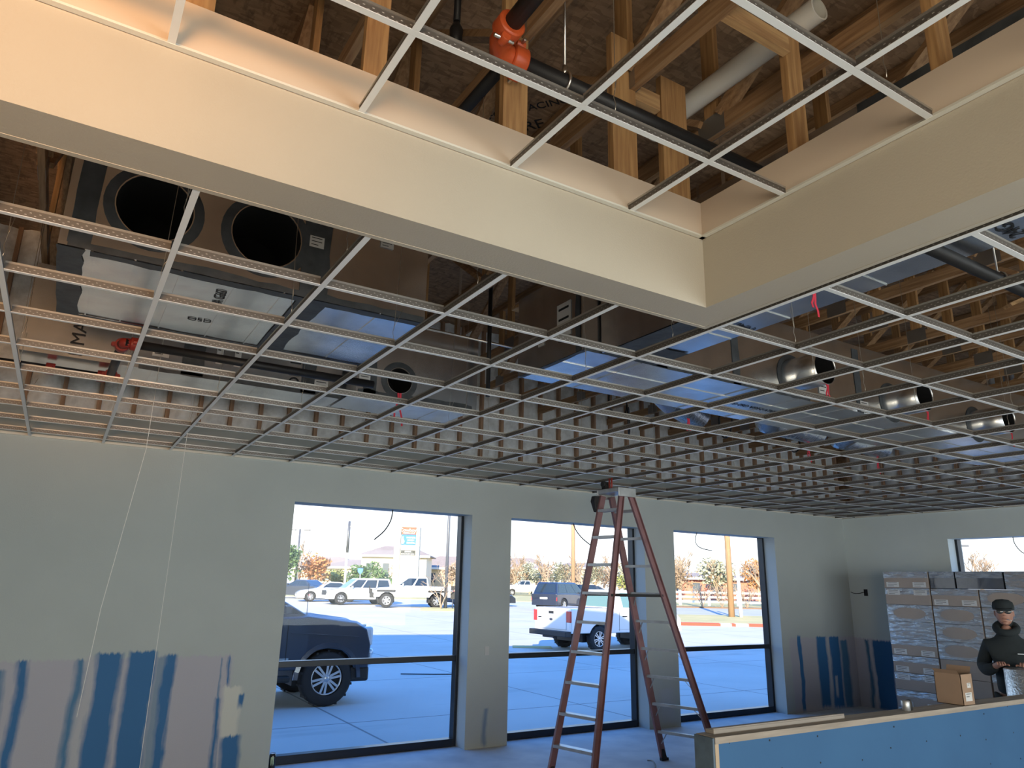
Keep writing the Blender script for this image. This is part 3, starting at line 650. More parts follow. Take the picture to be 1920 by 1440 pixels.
for k in range(1, 10):
    f = k*.3/2.86
    for sec in 'fb':
        a, e = FT[sec+'f'][0].lerp(FT[sec+'f'][1], f), FT[sec+'n'][0].lerp(FT[sec+'n'][1], f)
        q = MB(); wd = .085 if sec == 'f' else .035
        q.beam(a, e, wd, .006)
        for s in (-1, -.33, .33, 1) if sec == 'f' else (-1, 1): q.beam(a+Vector((s*wd/2, 0, -.012)), e+Vector((s*wd/2, 0, -.012)), .005, .028)
        if k in (1, 2, 3, 4, 5, 6) and sec == 'b':
            up_ = FT['bn'][0].lerp(FT['bn'][1], f-.05); q.beam(e+(a-e)*.18, up_, .012, .005); up_ = FT['bf'][0].lerp(FT['bf'][1], f-.05); q.beam(a+(e-a)*.18, up_, .012, .005)
        q.build('step' if sec == 'f' else 'rear_bar', ALU, ld)
for y in ('f', 'n'):
    a, e = FT['f'+y][0].lerp(FT['f'+y][1], .62), FT['b'+y][0].lerp(FT['b'+y][1], .62); MB().beam(a, e, .008, .028).build('spreader', RUB, ld)
q = MB(); q.box(5.15, 5.39, 6.15, 6.53, 2.88, 2.93); q.box(5.145, 5.395, 6.145, 6.16, 2.83, 2.93); q.box(5.145, 5.395, 6.52, 6.535, 2.83, 2.93)
q.build('top_cap', ALU, ld, bevel=.006)
q = MB(); 
for s in (-1, 1): q.tube([(5.24, 6.40+s*.012, 2.90), (5.24, 6.40+s*.02, 2.98), (5.24, 6.40+s*.022, 3.06)], [.009, .011, .009], 8)
tag(q.build('pliers', RED), 'red handled pliers standing upright in the ladder top', 'tool')
q = MB(); q.box(5.21, 5.27, 6.46, 6.53, 2.931, 2.98); q.cyl((5.2, 6.5, 3.0), (5.29, 6.5, 3.0), .036, .03, 14); q.sphere((5.24, 6.49, 2.985), .034)
tag(q.build('power_drill', RUB, bevel=.006), 'small black power tool lying on the ladder top', 'tool')
q = MB(); q.loft([[(5.10, 6.505, 2.86), (5.18, 6.505, 2.86), (5.18, 6.575, 2.86), (5.10, 6.575, 2.86)], [(5.09, 6.505, 2.80), (5.19, 6.505, 2.80), (5.19, 6.585, 2.80), (5.09, 6.585, 2.80)], [(5.12, 6.515, 2.68), (5.17, 6.515, 2.68), (5.17, 6.565, 2.68), (5.12, 6.565, 2.68)]])
tag(q.build('tool_holster', RUB, bevel=.008), 'black tool pouch hooked on the side of the ladder top', 'tool pouch')

# ------------------------------------------------------------------ half wall and what lies on it
BOARD = M('blue_drywall', (.042, .135, .285), .75, col2=(.037, .12, .26), vs=1.2)
GREYB = M('grey_board_end', (.12, .17, .22), .8, var=.3, vs=8)
CUT = M('cut_wood_edge', (.50, .38, .26), .8)
PLATE = M('dusty_wood_plate', (.40, .34, .28), .8, var=.25, vs=5, stretch=(.5, 6, 6))
PT_ = 1.06
hw = thing('half_wall', 'low unfinished half wall clad in blue drywall, wood plate on top', 'wall', (3.3, 3.23, 0))
MB().box(3.315, 11.6, 3.186, 3.30, 0, PT_-.035).build('stud_core', STUD, hw)
q = MB(); q.box(3.345, 7.16, 3.17, 3.186, .005, PT_-.012); q.box(7.165, 11.0, 3.17, 3.186, .005, PT_-.012); q.build('drywall_face', BOARD, hw)
MB().box(3.30, 3.315, 3.17, 3.312, .005, PT_-.004).build('drywall_end', GREYB, hw)
q = MB(); q.box(3.316, 3.344, 3.168, 3.187, .005, PT_-.02); q.build('raw_edge', CUT, hw)
MB().box(3.316, 11.6, 3.165, 3.31, PT_-.035, PT_).build('top_plate', PLATE, hw)
rs = random.Random(5); q = MB()
for x in [3.42+.4*i for i in range(17)]:
    for z in (PT_-.05, PT_-.22, PT_-.42): 
        xx = x+rs.uniform(-.05, .05); zz = z+rs.uniform(-.03, .03); q.lathe([(.006, 3.168), (1e-3, 3.1675)], 'y', (xx, 0, zz), 8, caps=False)
q.build('screw_heads', INK, hw)['kind'] = 'stuff'
TRIMW = M('grey_trim_board', (.34, .30, .26), .7)
q = MB(); q.box(3.38, 4.60, 3.235, 3.30, PT_, PT_+.022); q.box(3.38, 4.60, 3.235, 3.25, PT_+.022, PT_+.03)
tag(q.build('trim_board', TRIMW, bevel=.003), 'narrow grey trim board lying on the half wall at its free end', 'board')
KRAFT = M('brown_cardboard', (.36, .24, .16), .85, var=.08, vs=6)
KRAFTD = M('brown_cardboard_inside', (.20, .13, .085), .9)
ob = thing('open_carton', 'small brown carton with open flaps standing on the half wall', 'box', (6.03, 3.26, PT_))
q = MB(); t = .004; x0, x1, y0, y1, z0, z1 = 5.95, 6.11, 3.17, 3.37, PT_, PT_+.22
q.box(x0, x0+t, y0, y1, z0, z1); q.box(x1-t, x1, y0, y1, z0, z1); q.box(x0, x1, y0, y0+t, z0, z1); q.box(x0, x1, y1-t, y1, z0, z1); q.box(x0, x1, y0, y1, z0, z0+t); q.build('carton', KRAFT, ob)
q = MB(); q.face([(x0, y0+.01, z1), (x0, y1-.01, z1), (x0-.03, y1-.005, z1+.03), (x0-.03, y0+.005, z1+.03)]); o = q.build('flap', KRAFT, ob, fix=False)
q = MB(); q.face([(x0, y0, z1), (x1, y0, z1), (x1+.01, y0-.06, z1+.012), (x0+.01, y0-.06, z1+.012)]); q.build('flap', KRAFT, ob, fix=False)
q = MB(); q.face([(x1, y0+.01, z1), (x1, y1-.01, z1), (x1+.02, y1-.01, z1+.05), (x1+.02, y0+.01, z1+.05)]); q.build('flap', KRAFT, ob, fix=False)
sticker(ob, (6.05, y0-.001, PT_+.14), X_, Z_, .05, .035, 2); sticker(ob, (6.03, y0-.001, PT_+.06), X_, Z_, .09, .06, 2)
q = MB(); q.lathe([(.022, PT_), (.028, PT_+.004), (.028, PT_+.062), (.022, PT_+.07)], 'z', (5.31, 3.235, 0), 16); q.lathe([(.021, PT_), (.024, PT_+.004), (.024, PT_+.05), (.015, PT_+.058), (.015, PT_+.068)], 'z', (5.37, 3.25, 0), 16, 1)
tag(q.build('small_can', [ALU, RUB], bevel=0), 'tiny silver and black can standing on the half wall', 'can')

# ------------------------------------------------------------------ cartons on the right
CARTON = M('grey_brown_carton', (.40, .33, .28), .75, var=.08, vs=3)
LABELM = M('white_box_label', (.62, .66, .70), .6)
DARKF = M('dark_stretch_film', (.03, .035, .05), .18, coat=.6, bump=.5, bs=7)
def film():
    m = bpy.data.materials.new('clear_shrink_film'); m.use_nodes = True; nt = m.node_tree; nt.nodes.clear()
    o = N(nt, 'OutputMaterial'); t = N(nt, 'BsdfTransparent'); g = N(nt, 'BsdfPrincipled'); x = N(nt, 'MixShader')
    g.inputs['Base Color'].default_value = (.55, .58, .60, 1); g.inputs['Roughness'].default_value = .16; g.inputs['Metallic'].default_value = .6
    bn = N(nt, 'Bump'); bn.inputs['Strength'].default_value = 1.0; bn.inputs['Distance'].default_value = .02
    nt.links.new(noise(nt, coords(nt, (1, .5, 2.2)), 13, 5), bn.inputs['Height']); nt.links.new(bn.outputs[0], g.inputs['Normal'])
    f = rng(nt, noise(nt, coords(nt, (1, .6, 3)), 9, 5), .40, .62, .30, .9); nt.links.new(f, x.inputs[0])
    nt.links.new(t.outputs[0], x.inputs[1]); nt.links.new(g.outputs[0], x.inputs[2]); nt.links.new(x.outputs[0], o.inputs[0]); return m
FILM = film()
BXF, BXD, BH = 11.0, .68, .242
def carton(y1, y0, row, kind, label):
    z0 = row*BH; z1 = z0+BH-.004; yc = (y0+y1)/2; wd = y1-y0-.012
    r = thing('tile_carton', label, 'box', (BXF, yc, z0), 'cartons stacked before the right window')
    MB().box(BXF+.004, BXF+BXD, yc-wd/2, yc+wd/2, z0, z1).build('carton', DARKF if kind == 'dark' else CARTON, r, bevel=.006)
    if kind in 'la lb lc':
        zz = {'la': z0+.05, 'lb': z1-.06, 'lc': z0+.10}[kind]
        for s in (-1, 1):
            c = Vector((BXF-.001, yc+s*wd*.30, zz)); sticker(r, c, -Y_, Z_, .2, .075, 3)
    if kind in ('oval', 'film', 'dark', 'la', 'lb'):
        q = MB()
        if kind == 'oval':
            n = 28; zc = (z0+z1)/2; A = [2*PI*i/n for i in range(n)]
            def rim(a):
                c, s = math.cos(a), math.sin(a); k = min(wd/2/max(abs(c), 1e-6), (z1-z0)/2/max(abs(s), 1e-6)); return (BXF+.001, yc-c*k, zc+s*k)
            A = sorted(A+[math.atan2(sz*(z1-z0)/2, sx*wd/2) % (2*PI) for sx in (-1, 1) for sz in (-1, 1)])
            for a, e in zip(A, A[1:]+[A[0]+2*PI]):
                if e-a < 1e-6: continue
                ov = lambda t: (BXF+.001, yc-math.copysign(abs(math.cos(t))**.75, math.cos(t))*wd*.36, zc+math.sin(t)*.078)
                q.face([ov(a), rim(a), rim(e), ov(e)])
        else: q.face([(BXF+.001, y1-.006, z0 if kind == 'film' else z1-.09), (BXF+.001, y0+.006, z0 if kind == 'film' else z1-.09), (BXF+.001, y0+.006, z1), (BXF+.001, y1-.006, z1)])
        q.build('shrink_film', FILM, r, fix=False)
    return r
cols = [(6.83, 6.13, ['la', 'la', 'lb', 'la', 'la', 'film', 'oval', 'lb', 'la']), (6.12, 5.46, ['plain', 'plain', 'plain', 'plain', 'oval', 'oval', 'oval', 'la']), (5.45, 4.79, ['plain', 'plain', 'plain', 'film', 'film', 'film', 'film', 'oval']), (4.78, 4.12, ['plain', 'plain', 'film', 'film', 'oval', 'film', 'plain', 'oval'])]
desc = {'la': 'carton with two white labels', 'lb': 'carton with labels along its top', 'film': 'carton under cloudy film', 'oval': 'film-wrapped carton with oval bare patch', 'plain': 'plain grey-brown carton'}
for ci, (y1, y0, ks) in enumerate(cols):
    for k, kd in enumerate(ks):
        carton(y1, y0, k, kd, '%s, %s from the floor, %s stack from the corner' % (desc[kd], nth(k+1), nth(ci+1)))
carton(6.12, 5.75, 8, 'dark', 'narrow black wrapped carton on top of the second stack from the corner'); carton(5.745, 5.11, 8, 'dark', 'wide black wrapped carton on top of the stacks under the right window'); carton(5.10, 4.44, 8, 'film', 'film-covered carton on top of the fourth stack from the corner')

# ------------------------------------------------------------------ small things round the room
def cable(pts, r, label, m=BLKCAB, name='cable'):
    P = [Vector(p) for p in pts]; S_ = []
    for i in range(len(P)-1):
        for t in range(6):
            a, b_, c, d = P[max(i-1, 0)], P[i], P[i+1], P[min(i+2, len(P)-1)]; f = t/6
            S_.append(.5*((2*b_)+(c-a)*f+(2*a-5*b_+4*c-d)*f*f+(3*b_-a-3*c+d)*f**3))
    S_.append(P[-1]); return tag(MB().tube(S_, r, 6).build(name, m), label, 'cable')
cable([(3.34, 8.18, 2.70), (3.32, 8.17, 2.58), (3.24, 8.15, 2.45), (3.12, 8.15, 2.34)], .007, 'black cable end hanging from the head of the left window')
cable([(6.02, 8.18, 2.70), (6.07, 8.17, 2.6), (6.17, 8.16, 2.5), (6.33, 8.15, 2.40)], .007, 'black cable end hanging from the head of the middle window')
cable([(8.40, 8.18, 2.70), (8.35, 8.17, 2.60), (8.37, 8.16, 2.51), (8.48, 8.15, 2.46), (8.68, 8.15, 2.44)], .006, 'black cable end curling from the head of the third window')
cable([(12.06, 5.38, 2.70), (12.04, 5.36, 2.6), (12.02, 5.28, 2.48), (12.02, 5.14, 2.40)], .006, 'black cable end hanging from the head of the right window')
q = MB(); q.box(XR-.004, XR+.04, 7.76, 7.83, 1.80, 1.91); tag(q.build('outlet_box', INK), 'open dark outlet box in the right wall near the corner', 'outlet')
cable([(XR-.006, 7.83, 1.86), (XR-.03, 7.9, 1.84), (XR-.03, 8.0, 1.84), (XR-.02, 8.07, 1.86)], .006, 'short black cable poking out of the outlet box on the right wall')
cable([(4.95, 6.2, .012), (5.05, 6.05, .012), (5.2, 5.95, .012), (5.4, 5.85, .012)], .008, 'black cable on the floor under the ladder')
cable([(5.55, 6.25, .012), (5.7, 6.3, .03), (5.85, 6.5, .05), (5.95, 6.7, .012)], .008, 'black cable on the floor between the ladder legs and the windows')
cn = thing('drink_can', 'black drink can with three pale green claw marks in the corner of the left window', 'can', (2.19, 8.14, 0))
q = MB(); q.lathe([(.026, 0), (.033, .01), (.033, .138), (.027, .155)], 'z', (2.19, 8.14, 0), 20); q.build('can_body', M('black_can', (.012, .014, .014), .3, coat=.3), cn)
q = MB(); q.lathe([(1e-3, .156), (.027, .156), (.028, .158), (.027, .160)], 'z', (2.19, 8.14, 0), 20, caps=False); q.build('lid', ALU, cn)
q = MB()
for k, dx in enumerate((-.012, 0, .012)):
    P = [(dx-.0035, .128), (dx+.0035, .128), (dx+.003, .09), (dx+.004, .07), (dx, .045), (dx-.002, .075), (dx-.0035, .1)]
    cy = lambda u, v, d: (2.19+(.0332+d)*math.sin(u/.033-.28), 8.14-(.0332+d)*math.cos(u/.033-.28), v)
    q.prism(P, cy, 0, .0006)
q.build('claw_mark', M('pale_green_print', (.55, .75, .5), .5), cn)
MB().box(4.62, 4.68, YB-.006, YB, 1.03, 1.13).build('switch_plate', M('switch_plate', (.5, .5, .48), .5)); 
tag(bpy.data.objects['switch_plate'], 'blank plate on the pier between the left and middle windows', 'outlet')

# ------------------------------------------------------------------ the worker
SKIN = M('skin', (.42, .22, .16), .55)
HOOD = M('dark_hoodie', (.022, .03, .034), .9, var=.3, vs=5, bump=.25, bs=18)
JEAN = M('black_work_trousers', (.010, .012, .014), .9)
def skinned(name, verts, edges, m, parent, sub=2, extra=None):
    """one continuous surface grown round a skeleton of (point, radius) joints"""
    me = bpy.data.meshes.new(name); bm = bmesh.new(); lay = bm.verts.layers.skin.verify(); V = []
    for i, (p, r) in enumerate(verts):
        v = bm.verts.new(p); v[lay].radius = r if isinstance(r, tuple) else (r, r); v[lay].use_root = (i == 0); V.append(v)
    for a, e in edges: bm.edges.new((V[a], V[e]))
    bm.to_mesh(me); bm.free(); o = bpy.data.objects.new('tmp', me); COL.objects.link(o)
    o.modifiers.new('s', 'SKIN').use_smooth_shade = True
    ss = o.modifiers.new('d', 'SUBSURF'); ss.levels = ss.render_levels = sub
    me2 = bpy.data.meshes.new_from_object(o.evaluated_get(bpy.context.evaluated_depsgraph_get())); bpy.data.objects.remove(o)
    if extra:
        bm = bmesh.new(); bm.from_mesh(me2); q = MB(); q.bm.free(); q.bm = bm; extra(q); bm.to_mesh(me2); bm.free()
    me2.materials.clear()
    for x in (m if isinstance(m, list) else [m]): me2.materials.append(x)
    for f in me2.polygons: f.use_smooth = True
    r = bpy.data.objects.new(name, me2); COL.objects.link(r); r.parent = parent; return r
wk = thing('person', 'worker in dark hoodie, cap and glasses with cigarette, hands on a foil roll', 'person', (0, 0, 0))
# local axes: faces -y; its right hand is at -x
hips, knee, ank = .93, .50, .09
sk = [((0, .02, hips), .075), ((0, .03, 1.15), .12), ((0, .02, 1.36), .115), ((0, .01, 1.47), .055), ((0, -.015, 1.56), .052)]
ed = [(0, 1), (1, 2), (2, 3), (3, 4)]
def limb(pts, root):
    global sk, ed
    i = root
    for p, r in pts: sk.append((p, r)); ed.append((i, len(sk)-1)); i = len(sk)-1
    return i
for s in (-1, 1):
    limb([((s*.10, .02, .86), .058), ((s*.11, 0, knee), .062), ((s*.11, .03, .28), .055), ((s*.115, .03, ank), .042), ((s*.13, -.12, .05), .035)], 0)
    w_ = limb([((s*.165, .02, 1.355), .048), ((s*.235, .06, 1.14), .047), ((s*.21, -.14, 1.12 if s < 0 else 1.10), .040), ((s*.12, -.27, 1.18), .028), ((s*.095, -.32, 1.20), .030)], 2)
    h = len(sk)-1
    for k, (dx, ln) in enumerate(((-.03, .062), (-.010, .074), (.011, .07), (.03, .055))):
        b0 = Vector((s*.095+dx, -.355, 1.205)); limb([(b0, .0095), (b0+Vector((0, -ln*.5, .006)), .0088), (b0+Vector((-s*.004, -ln*.85, -.018)), .0075)], h)
    limb([((s*.095-s*.038, -.335, 1.19), .010), ((s*.095-s*.06, -.365, 1.195), .009), ((s*.095-s*.068, -.39, 1.188), .008)], h)
def head(q):
    c = Vector((0, -.03, 1.665)); q.sphere(c, .1, .78, .98, 1.16, 0, 20, 14)
    q.sphere((0, -.055, 1.60), .062, .92, .95, .8, 0, 14, 10)                                        # jaw
    q.loft([[(-.008, -.128, 1.69), (.008, -.128, 1.69), (.006, -.12, 1.70), (-.006, -.12, 1.70)], [(-.016, -.12, 1.645), (.016, -.12, 1.645), (.012, -.10, 1.65), (-.012, -.10, 1.65)], [(-.012, -.148, 1.648), (.012, -.148, 1.648), (.010, -.125, 1.652), (-.010, -.125, 1.652)]], 0, True, True)
    for s in (-1, 1):
        q.sphere((s*.08, -.015, 1.665), .028, .35, .7, 1.1, 0, 10, 8); q.sphere((s*.032, -.114, 1.685), .013, 1, .8, .8, 1, 10, 8)
    q.sphere((0, -.117, 1.615), .02, 1.3, .5, .32, 2, 10, 6); q.sphere((0, -.1, 1.575), .03, 1.0, .8, .6, 0, 10, 6)
skinned('body', sk, ed, [SKIN, M('eye_dark', (.03, .025, .02), .3), M('lip', (.30, .12, .10), .5)], wk, 2, head)
hs = [((0, .03, .86), .165), ((0, .03, .96), .165), ((0, .035, 1.14), .165), ((0, .03, 1.32), .160), ((0, .03, 1.42), .11), ((0, .02, 1.52), .088)]
he = [(0, 1), (1, 2), (2, 3), (3, 4), (4, 5)]
for s in (-1, 1):
    b0 = len(hs); hs += [((s*.175, .03, 1.345), .082), ((s*.25, .065, 1.14), .068), ((s*.215, -.13, 1.11), .064), ((s*.135, -.25, 1.165), .046)]; he += [(3, b0), (b0, b0+1), (b0+1, b0+2), (b0+2, b0+3)]
skinned('hoodie', hs, he, HOOD, wk)
q = MB(); q.tube([(.088*math.cos(a), .01+.098*math.sin(a), 1.52+.045*math.sin(a)) for a in [2*PI*i/18 for i in range(19)]], .036, 10); q.sphere((0, .075, 1.52), .1, 1.1, .7, .9); q.build('hood', HOOD, wk)
q = MB(); q.box(.06, .12, -.145, -.14, 1.28, 1.29); q.build('chest_print', LABELM, wk)
ps = [((0, .03, .94), .14)]; pe = []
for s in (-1, 1):
    b0 = len(ps); ps += [((s*.10, .03, .84), .105), ((s*.115, .01, knee), .085), ((s*.115, .03, .12), .075)]; pe += [(0, b0), (b0, b0+1), (b0+1, b0+2)]
skinned('trousers', ps, pe, JEAN, wk)
for s in (-1, 1):
    q = MB(); q.sphere((s*.125, -.06, .055), .055, .9, 2.4, 1, 0, 12, 8); q.box(s*.125-.05, s*.125+.05, -.19, .075, 0, .025); q.build('boot', RUB, wk)
q = MB(); q.lathe([(.094, 1.70), (.097, 1.735), (.088, 1.775), (.055, 1.80), (1e-3, 1.808)], 'z', (0, -.03, 0), 20, caps=False)
q.loft([[(-.07, -.10, 1.715), (.07, -.10, 1.715), (.07, -.10, 1.722), (-.07, -.10, 1.722)], [(-.075, -.15, 1.705), (.075, -.15, 1.705), (.075, -.15, 1.711), (-.075, -.15, 1.711)], [(-.045, -.195, 1.69), (.045, -.195, 1.69), (.045, -.195, 1.695), (-.045, -.195, 1.695)]], 0, True, True)
lab(q.build('cap', HOOD, wk), 'dark peaked cap')
q = MB()
for s in (-1, 1): q.sphere((s*.034, -.132, 1.685), .03, 1.05, .3, .75, 0, 12, 8); q.tube([(s*.064, -.125, 1.69), (s*.08, -.02, 1.69)], .003, 5, 1)
q.tube([(-.012, -.14, 1.69), (.012, -.14, 1.69)], .003, 5, 1); q.build('glasses', [M('tinted_lens', (.05, .055, .06), .08, coat=.8), M('pale_frame', (.7, .7, .7), .4)], wk)
q = MB(); q.tube([(.015, -.13, 1.612), (.05, -.20, 1.602)], .0042, 8); lab(q.build('cigarette', WHITEM, wk), 'white cigarette')
wk.location = (8.47, 3.98, 0); wk.rotation_euler = (0, 0, math.radians(-64))
wk.scale = (1.01, 1.01, 1.01)
# roll of foil insulation under the hands
rl = thing('foil_roll', 'shiny foil insulation roll standing behind the half wall under the hands', 'roll', (8.20, 3.72, 0))
q = MB(); n = 40; pr = [(.185, 0), (.20, .01), (.20, 1.17), (.185, 1.18), (.05, 1.175), (.05, .02)]; q.lathe(pr, 'z', (8.20, 3.72, 0), n, 0, caps=False); q.build('rolled_foil', M('silver_foil_wrap', (.78, .80, .82), .25, .9, bump=1.0, bs=45), rl)

# ------------------------------------------------------------------ ground outside
def lot():
    m, nt, b = newmat('lot_concrete', .85)
    t = N(nt, 'TexCoord'); s = N(nt, 'SeparateXYZ'); nt.links.new(t.outputs['Object'], s.inputs[0])
    c = mixc(nt, rng(nt, noise(nt, coords(nt, (1, 1, 1)), .35, 5), .3, .7), (.52, .50, .46), (.44, .425, .39))
    c = mixc(nt, rng(nt, noise(nt, coords(nt, (.6, 2.2, 1)), .5, 4), .6, .75, 0, .45), c, (.20, .20, .19))
    for ax, per, off in ((0, 4.2, .55), (1, 4.3, 3.95)):
        v = math_(nt, 'ABSOLUTE', math_(nt, 'SUBTRACT', math_(nt, 'FRACT', math_(nt, 'ADD', math_(nt, 'DIVIDE', s.outputs[ax], per), off)), .5))
        c = mixc(nt, rng(nt, v, .003, .006, .75, 0), c, (.10, .10, .10))
    nt.links.new(c, b.inputs['Base Color']); return m
DRYG = M('dry_winter_grass', (.52, .43, .20), .95, col2=(.40, .36, .16), vs=.6, bump=.4, bs=20)
ROAD = M('pale_road', (.42, .41, .38), .9, var=.1, vs=.4)
def strip(name, d0, d1, l0, l1, off, m, th=0.0):
    q = MB(); ds = [d0+(d1-d0)*i/8 for i in range(9)]
    for a, e in zip(ds, ds[1:]):
        P = [dl(a, l0), dl(a, l1), dl(e, l1), dl(e, l0)]; q.face([p+Vector((0, 0, off)) for p in P])
    if th:
        for a, z in ((d0, 0), (d1, 0)):
            P, Q = dl(a, l0), dl(a, l1); q.face([P+Vector((0, 0, off)), P+Vector((0, 0, off-th)), Q+Vector((0, 0, off-th)), Q+Vector((0, 0, off))])
        for l in (l0, l1): q.face([dl(d0, l)+Vector((0, 0, off)), dl(d1, l)+Vector((0, 0, off)), dl(d1, l)+Vector((0, 0, off-th)), dl(d0, l)+Vector((0, 0, off-th))])
    return q.build(name, m)
q = MB(); ds = [0, 10, 18, 26] + list(range(28, 62, 2)) + [90, 150, 400]; ls = [-160, -60, -30, -10, 0, 10, 30, 60, 160]
vs = [[q.bm.verts.new(dl(d, l)) for l in ls] for d in ds]
for i in range(len(ds)-1):
    for j in range(len(ls)-1): q.bm.faces.new((vs[i][j], vs[i][j+1], vs[i+1][j+1], vs[i+1][j]))
struct(q.build('ground_lot', lot()))
struct(strip('ground_verge', 38, 46, 7.2, 60, .10, DRYG, .12)); struct(strip('ground_road', 46.3, 57, 6.5, 70, .02, ROAD))
struct(strip('ground_lawn', 58.2, 90, 9, 120, .06, DRYG, .1)); struct(strip('ground_verge_far', 64, 140, -60, 5.5, .05, DRYG, .1)); struct(strip('ground_bed', 57.2, 58.2, 10, 60, .10, M('brown_bed', (.20, .13, .08), .95), .1))
CURBR, CURBW = M('red_painted_curb', (.50, .07, .04), .8), M('pale_curb', (.62, .60, .54), .85)
for l0, l1, m, lb in ((6.8, 10.65, CURBR, 'long red painted curb at the near edge of the grass verge'), (10.65, 11.2, CURBW, 'bare pale curb piece between the red ones, nearer the window pier'), (11.2, 11.4, CURBR, 'shortest red painted curb piece at the grass verge'), (11.4, 12.05, CURBW, 'bare pale curb piece below the white guard pipe'), (12.05, 12.85, CURBR, 'rightmost red painted curb piece at the grass verge'), (12.85, 40, CURBW, 'long bare pale curb right of the red pieces')):
    tag(strip('curb', 37.6, 38, l0+.004, l1-.004, .13, m, .14), lb, 'curb')
isl = strip('parking_island', 45.9, 47.7, -5.3, -3.0, .12, DRYG, .13); tag(isl, 'small dry grass island round the lamp pole and bare tree', 'island')
tag(strip('grass_patch', 24.9, 25.7, .2, 1.5, .02, DRYG, .03), 'small dry grass patch behind the tail of the white pickup', 'grass', kind='stuff')

# ------------------------------------------------------------------ vehicles
TIRE = M('tyre_rubber', (.018, .018, .019), .8); RIM = M('alloy_rim', (.62, .63, .65), .3, .8); CHR = M('chrome', (.75, .76, .78), .12, 1.0)
DGLASS = M('dark_car_glass', (.02, .03, .04), .06, coat=.5); TGLASS = M('pale_car_glass', (.12, .22, .22), .06, coat=.5)
HEADL = M('headlamp', (.7, .74, .78), .1, coat=.8); TAIL = M('tail_lamp', (.62, .02, .015), .2, coat=.5); TRIMB = M('black_trim', (.016, .017, .018), .6)
def paint(n, c): return M(n, c, .28, 0.15, coat=.9)
WHITE, NAVY, BLACKP, BLUEB = paint('white_car_paint', (.74, .74, .73)), paint('dark_navy_paint', (.026, .040, .068)), paint('charcoal_paint', (.03, .035, .045)), paint('blue_black_paint', (.016, .024, .05))
def wheel(root, x, y, r, wd, spokes=6, rim=RIM, extra=None):
    s = 1 if y > 0 else -1; q = MB(); h = wd/2
    q.lathe([(r*.62, -h*.9), (r*.9, -h), (r, -h*.7), (r, h*.7), (r*.9, h), (r*.62, h*.9)], 'y', (x, y, r), 28, 0, caps=False)
    for k in range(28):
        a = 2*PI*k/28
        if k % 2: q.box(x+r*math.cos(a)-.018, x+r*math.cos(a)+.018, y-h*.8, y+h*.8, r+r*math.sin(a)-.018, r+r*math.sin(a)+.018)
    q.lathe([(1e-3, -h*.3), (r*.62, -h*.3)], 'y', (x, y, r), 28, 0, caps=False); q.lathe([(1e-3, h*.3), (r*.62, h*.3)], 'y', (x, y, r), 28, 0, caps=False)
    w_ = q.build('wheel', TIRE, root)
    q = MB(); yo = y+s*h*.55; R = r*.61
    q.lathe([(R, yo+s*.02), (R*.93, yo+s*.03), (R*.9, yo-s*.02)], 'y', (x, 0, r), 28, 0, caps=False); q.lathe([(1e-3, yo+s*.03), (R*.22, yo+s*.03), (R*.26, yo-s*.01)], 'y', (x, 0, r), 16, 0, caps=False)
    for k in range(spokes):
        a = 2*PI*k/spokes+.3
        for da in (-.16, .16):
            p0 = Vector((x+R*.2*math.cos(a+da*2), yo+s*.022, r+R*.2*math.sin(a+da*2))); p1 = Vector((x+R*.93*math.cos(a+da), yo+s*.022, r+R*.93*math.sin(a+da)))
            q.beam(p0, p1, .028 if r < .4 else .036, .02, side=(0, 1, 0))
    q.build('rim', rim, w_)
    if extra:
        MB().box(x-.02, x+R*.55, y+s*h*.2, y+s*h*.35, r+.05, r+R*.6).build('brake_caliper', extra, w_)
    return w_
